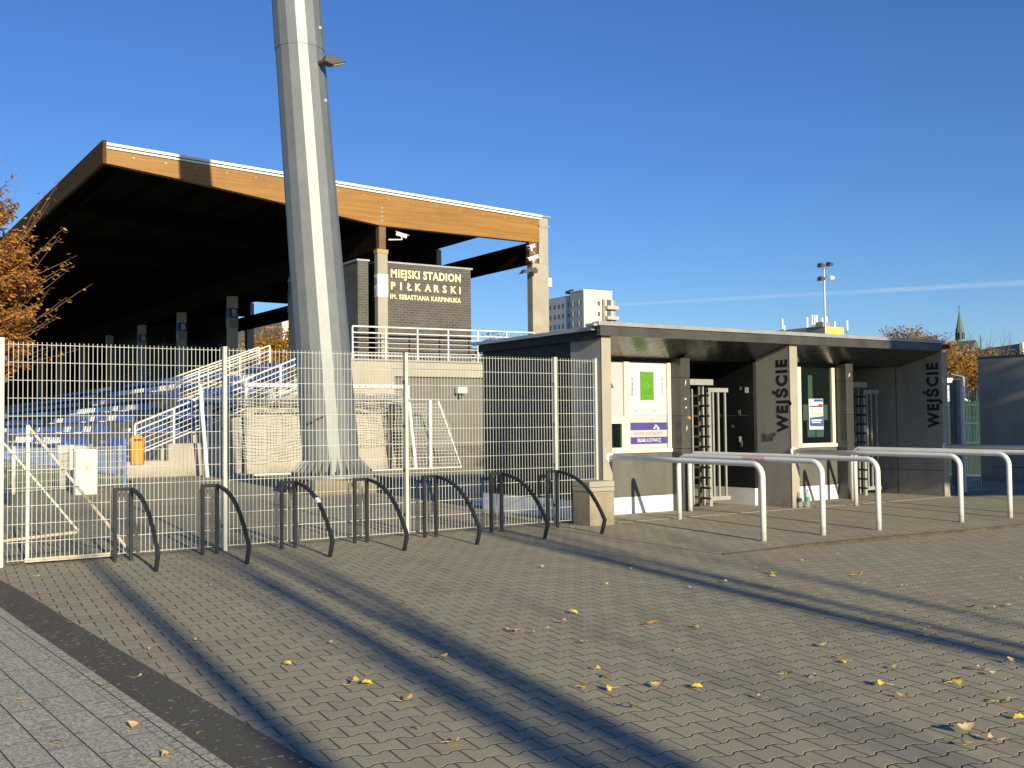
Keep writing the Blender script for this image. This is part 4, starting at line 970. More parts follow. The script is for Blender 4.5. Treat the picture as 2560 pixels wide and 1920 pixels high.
for i in range(0, 8): mb.bar(P1 + ur * (i * .05) + Z_ * .05, P1 + ur * (i * .05) + Z_ * (2.2), .008)
for i in range(0, 12): mb.bar(P1 + Z_ * (i * .2 + .05), P1 + ur * .36 + Z_ * (i * .2 + .05), .008)
build(mb, 'mesh_panel', WIRE, mf2, fix=False); build(MB().box(P1.x - .03, P1.x + .03, P1.y - .03, P1.y + .03, 0, 2.35), 'fence_post', WHITE, mf2)
GREENF = mat('green_fence_paint', (.06, .13, .09), .5, 0, .2, 3)
gf = thing('green_fence', (40, 20, 0), 'tall green barred fence beyond the steel gate', 'fence')
ga, gb = at_dist(2340, 1000, 60), at_dist(2600, 1000, 60); mb = MB()
gf.location = (ga.x, ga.y, 0)
for i in range(76):
    p = ga.lerp(gb, i / 75); mb.box(p.x - .025, p.x + .025, p.y - .025, p.y + .025, -.1, 2.45 if i % 6 else 3.0)
for z in (.3, 1.3, 2.25): mb.bar((ga.x, ga.y, z), (gb.x, gb.y, z), .1)
build(mb, 'bars', GREENF, gf, fix=False)
hd = thing('goal_with_net', (60, 40, 0), 'small white football goal on the field beyond the steel gate', 'goal')
p = at_dist(2414, 1010, 75); hd.location = (p.x, p.y, 0)
mb = MB().bar((p.x - .7, p.y, 0), (p.x - .7, p.y, 3.0), .12).bar((p.x + .9, p.y - .4, 0), (p.x + .3, p.y - .2, 2.6), .1).bar((p.x - .7, p.y, 3.0), (p.x + .3, p.y - .2, 2.6), .1); build(mb, 'frame', WHITE, hd)
ww = thing('white_cabin', (0, 0, 0), 'white cabin wall seen through the steel gate mesh', 'cabin')
p = at_dist(2375, 985, 80); ww.location = (p.x, p.y, 0); build(MB().box(p.x - 3.5, p.x + .35, p.y, p.y + 3, 1.0, 4.4), 'wall', WHITE, ww); build(MB().box(p.x - 3.5, p.x + .35, p.y - .05, p.y, 0, 1.0), 'plinth', BLUEP, ww)
gpst = thing('field_lamp_post', (0, 0, 0), 'thin white lamp post with one long arm against the orange tree', 'lamp post')
p = at_dist(2408, 980, 70); q = at_dist(2378, 935, 70); r = at_dist(2408, 942, 70); gpst.location = (p.x, p.y, 0)
build(MB().tube([(p.x, p.y, 0), (r.x, r.y, r.z)], .07, 8), 'pole', STEEL, gpst); build(MB().tube([tuple(r), tuple(q)], [.05, .04], 6), 'arm', STEEL, gpst)

# a small person on the field
pe_p = at_dist(2433, 1065, 95); pe = bpy.data.meshes.new('person')
x0, y0 = pe_p.x, pe_p.y
J = [((0, 0, .95), .16), ((0, 0, 1.2), .17), ((0, 0, 1.45), .16), ((0, 0, 1.58), .07), ((0, 0, 1.72), .11), ((.2, 0, 1.45), .08), ((.38, 0, 1.2), .05), ((.5, .05, 1.0), .04), ((-.2, 0, 1.45), .08), ((-.3, .1, 1.15), .05), ((-.25, .2, .95), .04), ((.1, 0, .85), .11), ((.14, -.1, .5), .08), ((.12, .05, .08), .05), ((.14, -.12, .04), .05), ((-.1, 0, .85), .11), ((-.25, .05, .5), .08), ((-.4, .25, .2), .05), ((-.42, .1, .12), .05)]
E_ = [(0, 1), (1, 2), (2, 3), (3, 4), (2, 5), (5, 6), (6, 7), (2, 8), (8, 9), (9, 10), (0, 11), (11, 12), (12, 13), (13, 14), (0, 15), (15, 16), (16, 17), (17, 18)]
pe.from_pydata([j[0] for j in J], E_, []); k = N('person_clothes')
s = k.n('ShaderNodeSeparateXYZ'); k.l(k.coord(), s.inputs[0]); c = k.mix(k.math('GREATER_THAN', s.outputs[2], .72), (.5, .3, .22), (.75, .74, .76)); c = k.mix(k.math('GREATER_THAN', s.outputs[2], 1.56), c, (.45, .27, .2)); k.base(c)
po = link('person', pe, k.m); po.location = (x0, y0, 0); po.scale = (1, 1, 1)
sk = po.modifiers.new('skin', 'SKIN'); 
for i, sv in enumerate(pe.skin_vertices[0].data if pe.skin_vertices else []): sv.radius = (J[i][1], J[i][1])
if not pe.skin_vertices:
    bm = bmesh.new(); bm.from_mesh(pe); ly = bm.verts.layers.skin.verify()
    for i, v in enumerate(bm.verts): v[ly].radius = (J[i][1], J[i][1])
    bm.to_mesh(pe); bm.free()
po.modifiers.new('sub', 'SUBSURF').levels = 1
tag(po, 'tiny distant person in a white shirt running on the field beyond the green fence', 'person')

# ---------------------------------------------------------------- distant buildings
def dirh(x, y): d = pix(x, y); return d
WIN = mat('window_pane_far', (.10, .13, .17), .2, 0, .3, .2)
def block(name, label, cx, ytop, D, wdir_px, w, depth, h_base, wall_m, side_m=None):
    P = at_dist(cx, ytop, D); return P
# white apartment block, its gable end faces the sun
D = 290; Pc = at_dist(1459, 726, D); H = Pc.z
ap = thing('apartment_block', (Pc.x, Pc.y, 0), 'white tower block with balconies rising left behind the kiosk roof', 'apartment building')
APW = mat('white_render', (.66, .60, .53), .8, 0, .03, .05); APS = mat('grey_render', (.36, .37, .39), .8, 0, .03, .05); APW2 = mat('bright_render', (.82, .78, .66), .8, 0, .02, .05)
Wg = 9.9
build(MB().box(Pc.x, Pc.x + Wg, Pc.y, Pc.y + .3, 0, H), 'gable_wall', APW, ap)
build(MB().box(Pc.x, Pc.x + Wg, Pc.y + .3, Pc.y + 6, 0, H - .2), 'front_part', APS, ap)
build(MB().box(Pc.x + .3, Pc.x + Wg, Pc.y + 6, Pc.y + 24, 0, H - .6), 'rear_part', mat('pale_blue_render', (.47, .49, .52), .8, 0, .03, .05), ap)
build(MB().box(Pc.x - .1, Pc.x + Wg + .1, Pc.y - .1, Pc.y + 6.1, H, H + .35), 'parapet', APW2, ap)
fl_ = 2.85
wb = MB(); fr = MB()
for r in range(9):
    z = H - 3.2 - r * fl_
    for y in (1.0, 3.8):
        build(MB().box(Pc.x - .04, Pc.x, Pc.y + y, Pc.y + y + 1.5, z - .65, z + .65), 'window', WIN, ap) if r < 5 else None
        if r < 5: build(MB().box(Pc.x - .08, Pc.x - .04, Pc.y + y + .8, Pc.y + y + 1.5, z - .7, z + .72), 'window_frame', APW, ap)
    for y in (7.0, 9.3, 11.2, 13.2, 15.4, 17.8):
        if r < 5: build(MB().box(Pc.x + .24, Pc.x + .3, Pc.y + y, Pc.y + y + .8, z - .6, z + .6), 'window', WIN, ap)
for (a, b, z) in ((2.6, 3.4, 2.0), (1.9, 2.7, 2.9), (3.4, 4.7, 3.4), (1.2, 2.0, 5.8), (2.7, 3.5, 5.8), (2.6, 3.4, 7.7), (1.9, 2.7, 8.7)): build(MB().box(Pc.x + a, Pc.x + b, Pc.y - .05, Pc.y, H - z - .8, H - z), 'facade_square', APW2, ap)
for z in (3.3, 6.2, 9.1): build(MB().box(Pc.x + 4.75, Pc.x + 5.6, Pc.y - .04, Pc.y, H - z - .6, H - z + .6), 'window', WIN, ap)
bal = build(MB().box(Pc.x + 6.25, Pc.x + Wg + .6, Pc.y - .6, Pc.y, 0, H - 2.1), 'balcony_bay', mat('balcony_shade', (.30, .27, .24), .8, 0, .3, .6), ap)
for r in range(8):
    z = H - 2.0 - r * fl_
    build(MB().box(Pc.x + 6.85, Pc.x + Wg + .9, Pc.y - 1.8, Pc.y - .6, z - 2.9, z - 1.95), 'balcony', mat('balcony_front', (.48, .43, .37), .8, 0, .1, .6), ap)
    build(MB().box(Pc.x + 7.5, Pc.x + 8.8, Pc.y - .65, Pc.y - .6, z - 1.9, z - .3), 'window', WIN, ap)
    build(MB().box(Pc.x + 7.0, Pc.x + 7.3, Pc.y - .7, Pc.y - .6, z - 1.9, z - .2).box(Pc.x + 9.2, Pc.x + 9.6, Pc.y - .7, Pc.y - .6, z - 1.9, z - .3), 'balcony_panel', APW2, ap)
build(MB().box(Pc.x + .2, Pc.x + .4, Pc.y + 5, Pc.y + 7, H, H + .9).box(Pc.x + .5, Pc.x + 2, Pc.y + 7, Pc.y + 9, H, H + .8).box(Pc.x + 3, Pc.x + 3.6, Pc.y + 1, Pc.y + 2, H, H + .7), 'roof_vent', DGREY, ap)
# second block seen through the stand
D = 280; P2 = at_dist(706, 797, D)
a2 = thing('apartment_block', (P2.x, P2.y, 0), 'pale tower block glimpsed through the stand left of the mast', 'apartment building')
build(MB().box(P2.x, P2.x + 12, P2.y, P2.y + 12, 0, P2.z + 3), 'gable_wall', APW, a2); build(MB().box(P2.x - .2, P2.x, P2.y, P2.y + 40, 0, P2.z + 1), 'side_wall', APS, a2)
# yellow building
D = 210; P3 = at_dist(2066, 816, D); PR = at_dist(2130, 820, D); PL = at_dist(1946, 822, D + 12)
yb = thing('yellow_building', (P3.x, P3.y, 0), 'yellow and brown block with rooftop antennas behind the kiosk roof', 'building')
YELW = mat('yellow_render', (.72, .50, .13), .8, 0, .04, .05); BRW = mat('brown_render', (.32, .29, .24), .8, 0, .05, .05)
dx = Vector((.843, .15, 0)).normalized()
build(MB().box(P3.x, P3.x + 4.9, P3.y, P3.y + 10, 0, P3.z), 'yellow_wall', YELW, yb)
build(MB().box(P3.x - .2, P3.x, P3.y + .1, P3.y + 12, 0, P3.z + .15), 'brown_wall', BRW, yb)
build(MB().box(P3.x - .5, P3.x + 1.4, P3.y + .4, P3.y + 2.2, P3.z, P3.z + .9), 'stair_head', BRW, yb)
for i in range(4): build(MB().box(P3.x - .24, P3.x - .2, P3.y + 1.6 + i * 2.4, P3.y + 2.6 + i * 2.4, P3.z - 2.6, P3.z - 1.3), 'window', WIN, yb)
ANT = mat('antenna_white', (.8, .78, .75), .5, 0, .05, 1)
AL = dict(zip(((1955, 810, 1.7), (2017, 806, 1.7), (2030, 800, 1.6), (2036, 800, 1.6), (2041, 800, 1.6), (2055, 806, 1.5), (2066, 805, 1.7), (2086, 813, 1.2), (2117, 814, 1.6), (1960, 820, .8)), ['white antenna ' + q for q in ('standing alone at the far left roof end of the yellow building', 'next left of the close trio on the yellow building', 'leftmost of the close trio on the yellow building', 'middle of the close trio on the yellow building', 'rightmost of the close trio on the yellow building', 'just left of the floodlight pole on the yellow building', 'just right of the floodlight pole on the yellow building', 'short, on the yellow roof between the pole and the last one', 'rightmost on the yellow roof edge', 'short, beside the far left antenna')]))
for (x, y, h) in ((1955, 810, 1.7), (2017, 806, 1.7), (2030, 800, 1.6), (2036, 800, 1.6), (2041, 800, 1.6), (2055, 806, 1.5), (2066, 805, 1.7), (2086, 813, 1.2), (2117, 814, 1.6), (1960, 820, .8)):
    p = at_dist(x, y, D + 6); a = thing('mobile_antenna', (p.x, p.y, p.z - 1.2), AL[(x, y, h)], 'antenna', 'antennas on the yellow building')
    build(MB().cyl((p.x, p.y), .06, p.z - 1.6, p.z + h * .4, 6), 'mast_pole', DGREY, a); build(MB().box(p.x - .2, p.x + .2, p.y - .15, p.y + .1, p.z - .6 * h, p.z + .6 * h), 'antenna_panel', ANT, a)
# floodlight pole on the training ground
D = 118; T = at_dist(2060, 671, D)
fp = thing('floodlight_pole', (T.x, T.y, 0), 'slim grey floodlight pole with four lamps above the kiosk roof', 'floodlight pole')
build(MB().tube([(T.x, T.y, 0), (T.x, T.y, T.z)], [.17, .09], 10), 'pole', STEEL, fp)
for dz, s in ((-.1, 1), (-.95, 1)): build(MB().bar((T.x - .55, T.y - .2, T.z + dz - .05), (T.x + .75, T.y + .2, T.z + dz + .12), .07), 'cross_arm', DGREY, fp)
for (a, z, mm) in ((-.5, .28, DGREY), (.85, .5, DGREY), (-.55, -1.15, DGREY), (.95, -.95, WHITE)):
    build(MB().prism([(T.x + a - .3, T.z + z - .22), (T.x + a + .25, T.z + z - .18), (T.x + a + .42, T.z + z + .08), (T.x + a - .22, T.z + z + .22)], 'y', T.y - .3, T.y + .25), 'lamp_head', mm, fp)
# church spire
D = 520; Tp = at_dist(2398, 775, D); Bz = at_dist(2399, 826, D).z
ch = thing('church_tower', (Tp.x, Tp.y, 0), 'slender green copper church spire above the orange trees', 'church')
COPPER = mat('green_copper', (.10, .145, .12), .7, 0, .25, .5)
build(MB().tube([(Tp.x, Tp.y, Bz - .1), (Tp.x, Tp.y, Bz + 1.0), (Tp.x, Tp.y, Bz + 2.6), (Tp.x, Tp.y, Tp.z)], [1.95, 1.55, 1.2, .06], 8), 'spire', COPPER, ch)
build(MB().cyl((Tp.x, Tp.y), 1.75, 20, Bz - .1, 8), 'lantern', mat('lantern_stone', (.16, .18, .16), .8, 0, .2, .5), ch)
op = MB()
for j in range(8): a = R(22.5 + 45 * j); op.box(Tp.x + 1.66 * math.cos(a) - .25, Tp.x + 1.66 * math.cos(a) + .25, Tp.y + 1.66 * math.sin(a) - .25, Tp.y + 1.66 * math.sin(a) + .25, Bz - 4, Bz - 1)
build(op, 'lantern_opening', BLACK, ch); build(MB().cyl((Tp.x, Tp.y), 2.0, Bz - .35, Bz - .1, 8), 'cornice', COPPER, ch)
build(MB().bar((Tp.x, Tp.y, Tp.z), (Tp.x, Tp.y, Tp.z + 2.1), .14).bar((Tp.x - .65, Tp.y, Tp.z + 1.35), (Tp.x + .65, Tp.y, Tp.z + 1.35), .14), 'cross', BLACK, ch)
# long building on the right
D = 190; Pa = at_dist(2417, 866, D + 25); Pb = at_dist(2556, 858, D)
rb = thing('flat_roofed_building', (Pb.x, Pb.y, 0), 'low grey building with white roof edges at the far right', 'building')
hz = Pb.z
build(MB().prism([(Pa.x, Pa.y), (Pb.x, Pb.y), (Pb.x + 6, Pb.y + 10), (Pa.x + 6, Pa.y + 10)], 'z', 0, hz), 'wall', mat('slate_render', (.10, .11, .14), .7, 0, .1, .3), rb)
build(MB().prism([(Pb.x + .02, Pb.y - .02), (Pb.x + 8, Pb.y + .5), (Pb.x + 8, Pb.y + 1.5), (Pb.x + .02, Pb.y + .5)], 'z', 0, hz + .1), 'end_wall', APW2, rb)
build(MB().prism([(Pa.x + 3, Pa.y + 14), (Pb.x - 2, Pb.y + 14), (Pb.x, Pb.y + 24), (Pa.x + 5, Pa.y + 24)], 'z', hz - 3, hz + 2.3), 'rear_roof', APW2, rb)
for t in (.55, .62, .8, .87, .9):
    p = Pa.lerp(Pb, t); build(MB().box(p.x - .7, p.x + .7, p.y - .25, p.y - .1, hz - 3.2, hz - 1.2), 'window', WIN, rb)
    build(MB().box(p.x - 1.4, p.x + .4, p.y - .6, p.y - .3, hz - 1.0, hz - .8), 'balcony_rail', WHITE, rb)
gh = thing('gabled_house', (0, 0, 0), 'small green gable roof between the spire and the grey building', 'house')
p = at_dist(2440, 850, 330); gh.location = (p.x, p.y, 0); build(MB().prism([(p.x - 5, p.z - 6), (p.x + 5, p.z - 6), (p.x, p.z)], 'y', p.y, p.y + 9), 'roof', COPPER, gh); build(MB().box(p.x - 4.6, p.x + 4.6, p.y + .3, p.y + 9, 0, p.z - 6), 'wall', APS, gh)
am = thing('radio_mast', (0, 0, 0), 'thin lattice radio mast above the grey building', 'mast')
p = at_dist(2451, 838, 400); am.location = (p.x, p.y, 0); build(MB().tube([(p.x, p.y, 0), (p.x, p.y, p.z)], [.4, .15], 5), 'lattice', DGREY, am)

# ---------------------------------------------------------------- trees
def crown_leaves(mb, pts, size, rnd, squash=.7):
    for p in pts:
        a = rnd.uniform(0, 6.283); b = rnd.uniform(-.9, .9); s = size * rnd.uniform(.6, 1.35)
        u = Vector((math.cos(a) * math.cos(b), math.sin(a) * math.cos(b), math.sin(b))); w = u.cross(Vector((rnd.uniform(-1, 1), rnd.uniform(-1, 1), rnd.uniform(-1, 1)))).normalized()
        p = Vector(p); mb.add([p - u * s, p + w * s * .45 + u * s * .1, p + u * s, p - w * s * .45 + u * s * .1], [(0, 1, 2, 3)])
def branch(mb, p, d, L, r, depth, rnd, tips, spread=.5, seg=3, minr=.004, kids=3):
    pts = [Vector(p)]; rs = [r]; dd = Vector(d).normalized()
    for i in range(seg):
        dd = (dd + Vector((rnd.uniform(-1, 1), rnd.uniform(-1, 1), rnd.uniform(-.5, .9))) * .13).normalized()
        pts.append(pts[-1] + dd * L / seg); rs.append(max(minr, r * (1 - .55 * (i + 1) / seg)))
    mb.tube(pts, rs, 6 if r > .04 else 4, False); tips.append((pts[-1], dd, depth))
    for q in pts[1:]: tips.append((q, dd, depth))
    if depth > 0:
        for i in range(kids):
            t = rnd.uniform(.35, 1); q = pts[0].lerp(pts[-1], t) if i else pts[-1]
            nd = (dd + Vector((rnd.uniform(-1, 1), rnd.uniform(-1, 1), rnd.uniform(-.6, .8))) * spread * 1.3).normalized()
            branch(mb, q, nd, L * rnd.uniform(.55, .8), rs[-1] * .8, depth - 1, rnd, tips, spread, seg, minr, kids)
def far_tree(name, label, x, ytop, D, w, h, fol, n, size, seed, zbase=0, group=None, depth=3, dense=True):
    rnd = random.Random(seed); P = at_dist(x, ytop, D); top = P.z
    t = thing(name, (P.x, P.y, 0), label, 'tree', group)
    mb = MB(); tips = []; base = max(.3, top - h)
    branch(mb, (P.x, P.y, -.2), (0, 0, 1), base + .35 * h, .035 * w + .1, 0, rnd, tips); tips.clear()
    for i in range(7):
        a = i * 6.283 / 7 + rnd.uniform(-.3, .3)
        branch(mb, (P.x, P.y, base * .9 + rnd.uniform(0, .3) * h), (math.cos(a) * .8, math.sin(a) * .8, 1.1), h * .42, .02 * w + .03, depth, rnd, tips, .55)
    build(mb, 'trunk', BARK, t, fix=False)
    cl_ = MB(); pts = []
    cs = []
    for i in range(26):
        u = Vector((rnd.gauss(0, 1), rnd.gauss(0, 1), rnd.gauss(0, 1))).normalized() * rnd.uniform(.35, .92)
        cs.append((Vector((P.x + u.x * w / 2, P.y + u.y * w / 2, top - h / 2 + u.z * h / 2)), rnd.uniform(.10, .24)))
    for i in range(n):
        if dense: c, s = rnd.choice(cs); g = Vector((rnd.gauss(0, 1) * w * s * .62, rnd.gauss(0, 1) * w * s * .62, rnd.gauss(0, 1) * h * s * .5)); q = c + g
        else: q = rnd.choice(tips)[0] + Vector((rnd.gauss(0, 1), rnd.gauss(0, 1), rnd.gauss(0, 1))) * size * 1.6
        if q.z < top + .3: pts.append(q)
    crown_leaves(cl_, pts, size, rnd); build(cl_, 'crown', fol, t, fix=False)
    return t
F_OR = m_foliage('orange_autumn_leaves', [(.30, .13, .012), (.45, .22, .02), (.55, .33, .035), (.22, .10, .02)])
F_RED = m_foliage('reddish_brown_leaves', [(.32, .17, .09), (.42, .24, .13), (.26, .16, .10)])
F_OL = m_foliage('olive_yellow_leaves', [(.16, .15, .04), (.26, .20, .05), (.34, .22, .05)])
F_BARE = m_foliage('bare_twig_haze', [(.15, .12, .09), (.2, .16, .12)])
F_HB = m_foliage('copper_hornbeam_leaves', [(.32, .13, .03), (.46, .19, .05), (.54, .25, .07), (.60, .36, .07), (.36, .15, .06)], .3)
far_tree('maple_tree', 'dense orange yellow tree between the kiosk and the concrete wall', 2395, 862, 100, 7.5, 9, F_OR, 9000, .20, 11)
far_tree('maple_tree', 'orange tree crown just left of the concrete wall, right of the densest one', 2440, 885, 112, 6.5, 8, F_OR, 6500, .21, 12)
far_tree('oak_tree', 'reddish thin crown behind the roof, left of three', 2250, 820, 170, 11, 7, F_RED, 1300, .24, 13, dense=False)
far_tree('oak_tree', 'reddish thin crown behind the roof, middle of three', 2304, 823, 170, 10, 7, F_RED, 1300, .24, 14, dense=False)
far_tree('oak_tree', 'small reddish crown behind the roof near the spire', 2345, 835, 170, 7, 6, F_RED, 900, .22, 15, dense=False)
far_tree('bare_tree', 'pale leafless crown left of the church spire', 2366, 828, 175, 8, 8, F_BARE, 250, .16, 16, dense=False)
far_tree('bare_tree', 'grey leafless hedge like crown above the concrete wall', 2480, 876, 130, 12, 6, F_BARE, 1500, .18, 17, dense=False)
far_tree('bare_tree', 'second grey leafless crown above the concrete wall, nearer the frame edge', 2535, 872, 130, 10, 6, F_BARE, 1300, .18, 18, dense=False)
far_tree('willow_tree', 'golden willow seen through the stand left of the mast', 702, 822, 120, 9, 8.5, F_OR, 7000, .22, 19)
far_tree('ash_tree', 'olive crown above the dark kiosk side, behind the terrace railing', 1243, 830, 130, 7, 7, F_OL, 3500, .22, 20)
# trees further right behind the field close the horizon
for i, (x, yt) in enumerate(((2330, 955), (2372, 960), (2460, 950), (2510, 955))):
    far_tree('spruce_tree', ['dark conifer', 'tall dark conifer', 'broad dark conifer', 'last dark conifer'][i] + ' low behind the green fence', x, yt, 92, 6, 5, m_foliage('dark_green_%d' % i, [(.03, .05, .02), (.06, .08, .03)]), 1500, .2, 30 + i)

# copper hornbeam at the left edge
hb = thing('hornbeam_tree', (-3.3, 2.6, 0), 'copper leaved hornbeam entering the frame at the left edge behind the gate', 'tree')
rnd = random.Random(5); mb = MB(); tips = []
mb.tube([(-3.35, 2.9, -.1), (-3.32, 2.88, 1.4), (-3.36, 2.92, 2.8), (-3.3, 2.9, 4.2)], [.11, .09, .07, .04], 8, False)
lv = MB()
def twig(p, d, L, r, nl):
    pts = [Vector(p)]; dd = Vector(d).normalized(); 
    for i in range(5):
        dd = (dd + Vector((rnd.uniform(-1, 1), rnd.uniform(-1, 1), rnd.uniform(-.6, .9))) * .12).normalized(); pts.append(pts[-1] + dd * L / 5)
    mb.tube(pts, [r * (1 - .14 * i) for i in range(6)], 4, False)
    for i in range(nl):
        t = rnd.uniform(.1, 1) * 4.99; j = int(t); q = pts[j].lerp(pts[j + 1], t - j) + Vector((rnd.gauss(0, 1), rnd.gauss(0, 1), rnd.gauss(0, 1))) * .025
        s = rnd.uniform(.028, .052); a = rnd.uniform(0, 6.283); u = Vector((math.cos(a), math.sin(a), rnd.uniform(-.9, .1))).normalized(); w = u.cross(Vector((rnd.uniform(-.6, .6), rnd.uniform(-.6, .6), 1))).normalized(); nn = u.cross(w) * s * .18
        lv.add([q, q + u * s * .6 + w * s * .42 + nn, q + u * s * 1.25 + w * s * .3 + nn, q + u * s * 1.9, q + u * s * 1.25 - w * s * .3 + nn, q + u * s * .6 - w * s * .42 + nn], [(0, 1, 2, 3), (0, 3, 4, 5)])
    return pts
for i in range(1750):
    z = rnd.uniform(2.15, 4.75) if i % 4 else rnd.uniform(2.4, 3.8); a = rnd.uniform(0, 6.283)
    R0 = max(.4, 1.25 * (1 - ((z - 3.2) / 1.7) ** 2) ** .5) if abs(z - 3.2) < 1.65 else .4
    rr = R0 * rnd.uniform(.25, .95); p = Vector((-3.0 + rr * math.cos(a), 2.95 + rr * math.sin(a), z)); d = Vector((math.cos(a), math.sin(a), rnd.uniform(.1, 1.1)))
    twig(p, d, rnd.uniform(.22, .38), .006, rnd.randint(34, 46))
for i in range(30):        # long thin outer shoots, sparsely leaved
    z = rnd.uniform(2.3, 4.5); a = rnd.uniform(-1.3, 1.6); p = Vector((-2.75 + .9 * math.cos(a), 2.95 + .5 * math.sin(a), z)); twig(p, (math.cos(a), math.sin(a) * .6, rnd.uniform(.2, 1.3) if z < 3.8 else 1.4), rnd.uniform(.7, 1.2), .007, rnd.randint(5, 14))
for i in range(24):
    twig((-2.9 + .3 * rnd.random(), 2.9, 4.1), (rnd.uniform(-.3, .9), rnd.uniform(-.5, .5), 1.4), rnd.uniform(1.0, 1.5), .009, rnd.randint(8, 16))
build(mb, 'trunk', TWIG, hb, fix=False); build(lv, 'crown', F_HB, hb, fix=False)

# trees standing behind the viewer whose shadows cross the plaza
def back_tree(x, y, h, r, seed, label, fork=0, lean=0.0):
    rnd = random.Random(seed); t = thing('street_tree', (x, y, -.2), label, 'tree', 'trees behind the viewer that shade the plaza')
    mb = MB(); tips = []
    mb.tube([(x, y, -.3), (x + .03 + lean * .3, y, h * .3), (x - .04 + lean * .6, y, h * .6), (x + lean, y, h)], [r * 1.15, r, r * .85, r * .45], 10, False)
    for i in range(fork):
        z = h * (.25 + .6 * i / max(1, fork)); a = rnd.uniform(0, 6.283); branch(mb, (x, y, z), (math.cos(a) * .35, math.sin(a) * .35, 1.5), h * .4, r * .45, 1, rnd, tips, .3)
    build(mb, 'trunk', BARK, t, fix=False)
tz = math.tan(SUN_AZ)
def behind(x_at, y_at, y): return x_at + tz * (y - y_at) * 1.0
back_tree(-3.80, -26, 8.6, .125, 1, 'slim leaning tree trunk behind the viewer, leftmost', 0, -1.05)
back_tree(behind(-.58, -4, -30), -30, 9.6, .13, 2, 'thick tree trunk behind the viewer, second', 4)
back_tree(behind(-.22, -4, -27), -27, 8.7, .11, 5, 'slim tree trunk beside the thick one behind the viewer', 2)
back_tree(behind(3.2, -4, -31), -31, 9.9, .15, 3, 'tall forked tree behind the viewer on the right', 4)
back_tree(behind(3.55, -4, -28), -28, 9.0, .07, 4, 'slender tree behind the viewer, far right of the group', 1)
# dense evergreen outside the frame on the right that shades the end of the kiosk and the wall
ev = thing('evergreen_tree', (14.6, -13, -.2), 'dense evergreen outside the frame shading the right end of the kiosk', 'tree')
rnd = random.Random(9)
def evergreen(ev, cx, cy, h, w, n, ball=False):
    mb = MB().tube([(cx, cy, -.3), (cx, cy, h * .9)], [.25, .05], 8); build(mb, 'trunk', BARK, ev, fix=False); lv = MB(); pts = []
    for i in range(n):
        if ball: u = Vector((rnd.gauss(0,1), rnd.gauss(0,1), rnd.gauss(0,1))).normalized() * rnd.uniform(0, 1) ** .33; pts.append((cx + u.x * w, cy + u.y * w * .6, h + u.z * 3.6)); continue
        z = h * rnd.uniform(.02, 1); rr = w * (1 - (z / h) ** 2.2) ** .5 * math.sqrt(rnd.uniform(0, 1)); a = rnd.uniform(0, 6.283); pts.append((cx + rr * math.cos(a), cy + rr * math.sin(a), z))
    crown_leaves(lv, pts, .26, rnd); build(lv, 'crown', m_foliage('evergreen_needles', [(.02, .04, .015), (.04, .07, .02)]), ev, fix=False)
evergreen(ev, 14.6, -13.0, 7.2, 3.6, 9000, True)
ev2 = thing('evergreen_tree', (16.9, -14, -.2), 'second dense evergreen outside the frame beside the first', 'tree'); evergreen(ev2, 16.9, -14.0, 7.0, 2.9, 8000)

# ---------------------------------------------------------------- fallen leaves, one object each
GL = [mat('ginkgo_yellow', (.85, .56, .05), .6, 0, .15, 30), mat('tan_leaf', (.62, .42, .17), .7, 0, .2, 30), mat('brown_leaf', (.38, .17, .06), .7, 0, .2, 30), mat('pale_leaf', (.50, .42, .22), .7, 0, .15, 30)]
GN = ['bright yellow', 'tan', 'reddish brown', 'pale dry']
def leaf_mesh(kind, seed):
    r = random.Random(seed); mb = MB(); n = 9; s = .033; rows = 4; vs = [];
    for j in range(rows + 1):
        t = j / rows
        for i in range(n):
            a = R(-62 + 124 * i / (n - 1)); rr = t * s * (1 - .18 * (abs(i - 4) < 1) * (j == rows) + r.uniform(-.06, .06) * (j == rows))
            x, y = rr * math.sin(a), rr * math.cos(a); z = .012 + .55 * x * x / s * (1 if kind % 2 else -.6) + .35 * y * y / s * (1 - kind % 3 * .6) + r.uniform(-.001, .001)
            vs.append((x, y, max(z, .003)))
    fs = [(j * n + i, j * n + i + 1, (j + 1) * n + i + 1, (j + 1) * n + i) for j in range(rows) for i in range(n - 1)]
    mb.add(vs, fs); mb.tube([(0, 0, .009), (.006, -.015, .010), (.012, -.034, .010 + .008 * (kind % 3))], [.0012, .001, .001], 4)
    me = bpy.data.meshes.new('fallen_leaf'); me.from_pydata(mb.v, [], mb.f); me.update(); me.materials.append(GL[kind]); me.polygons.foreach_set('use_smooth', [True] * len(me.polygons)); return me
LM = {(k, s): leaf_mesh(k, s * 7 + k) for k in range(4) for s in range(3)}
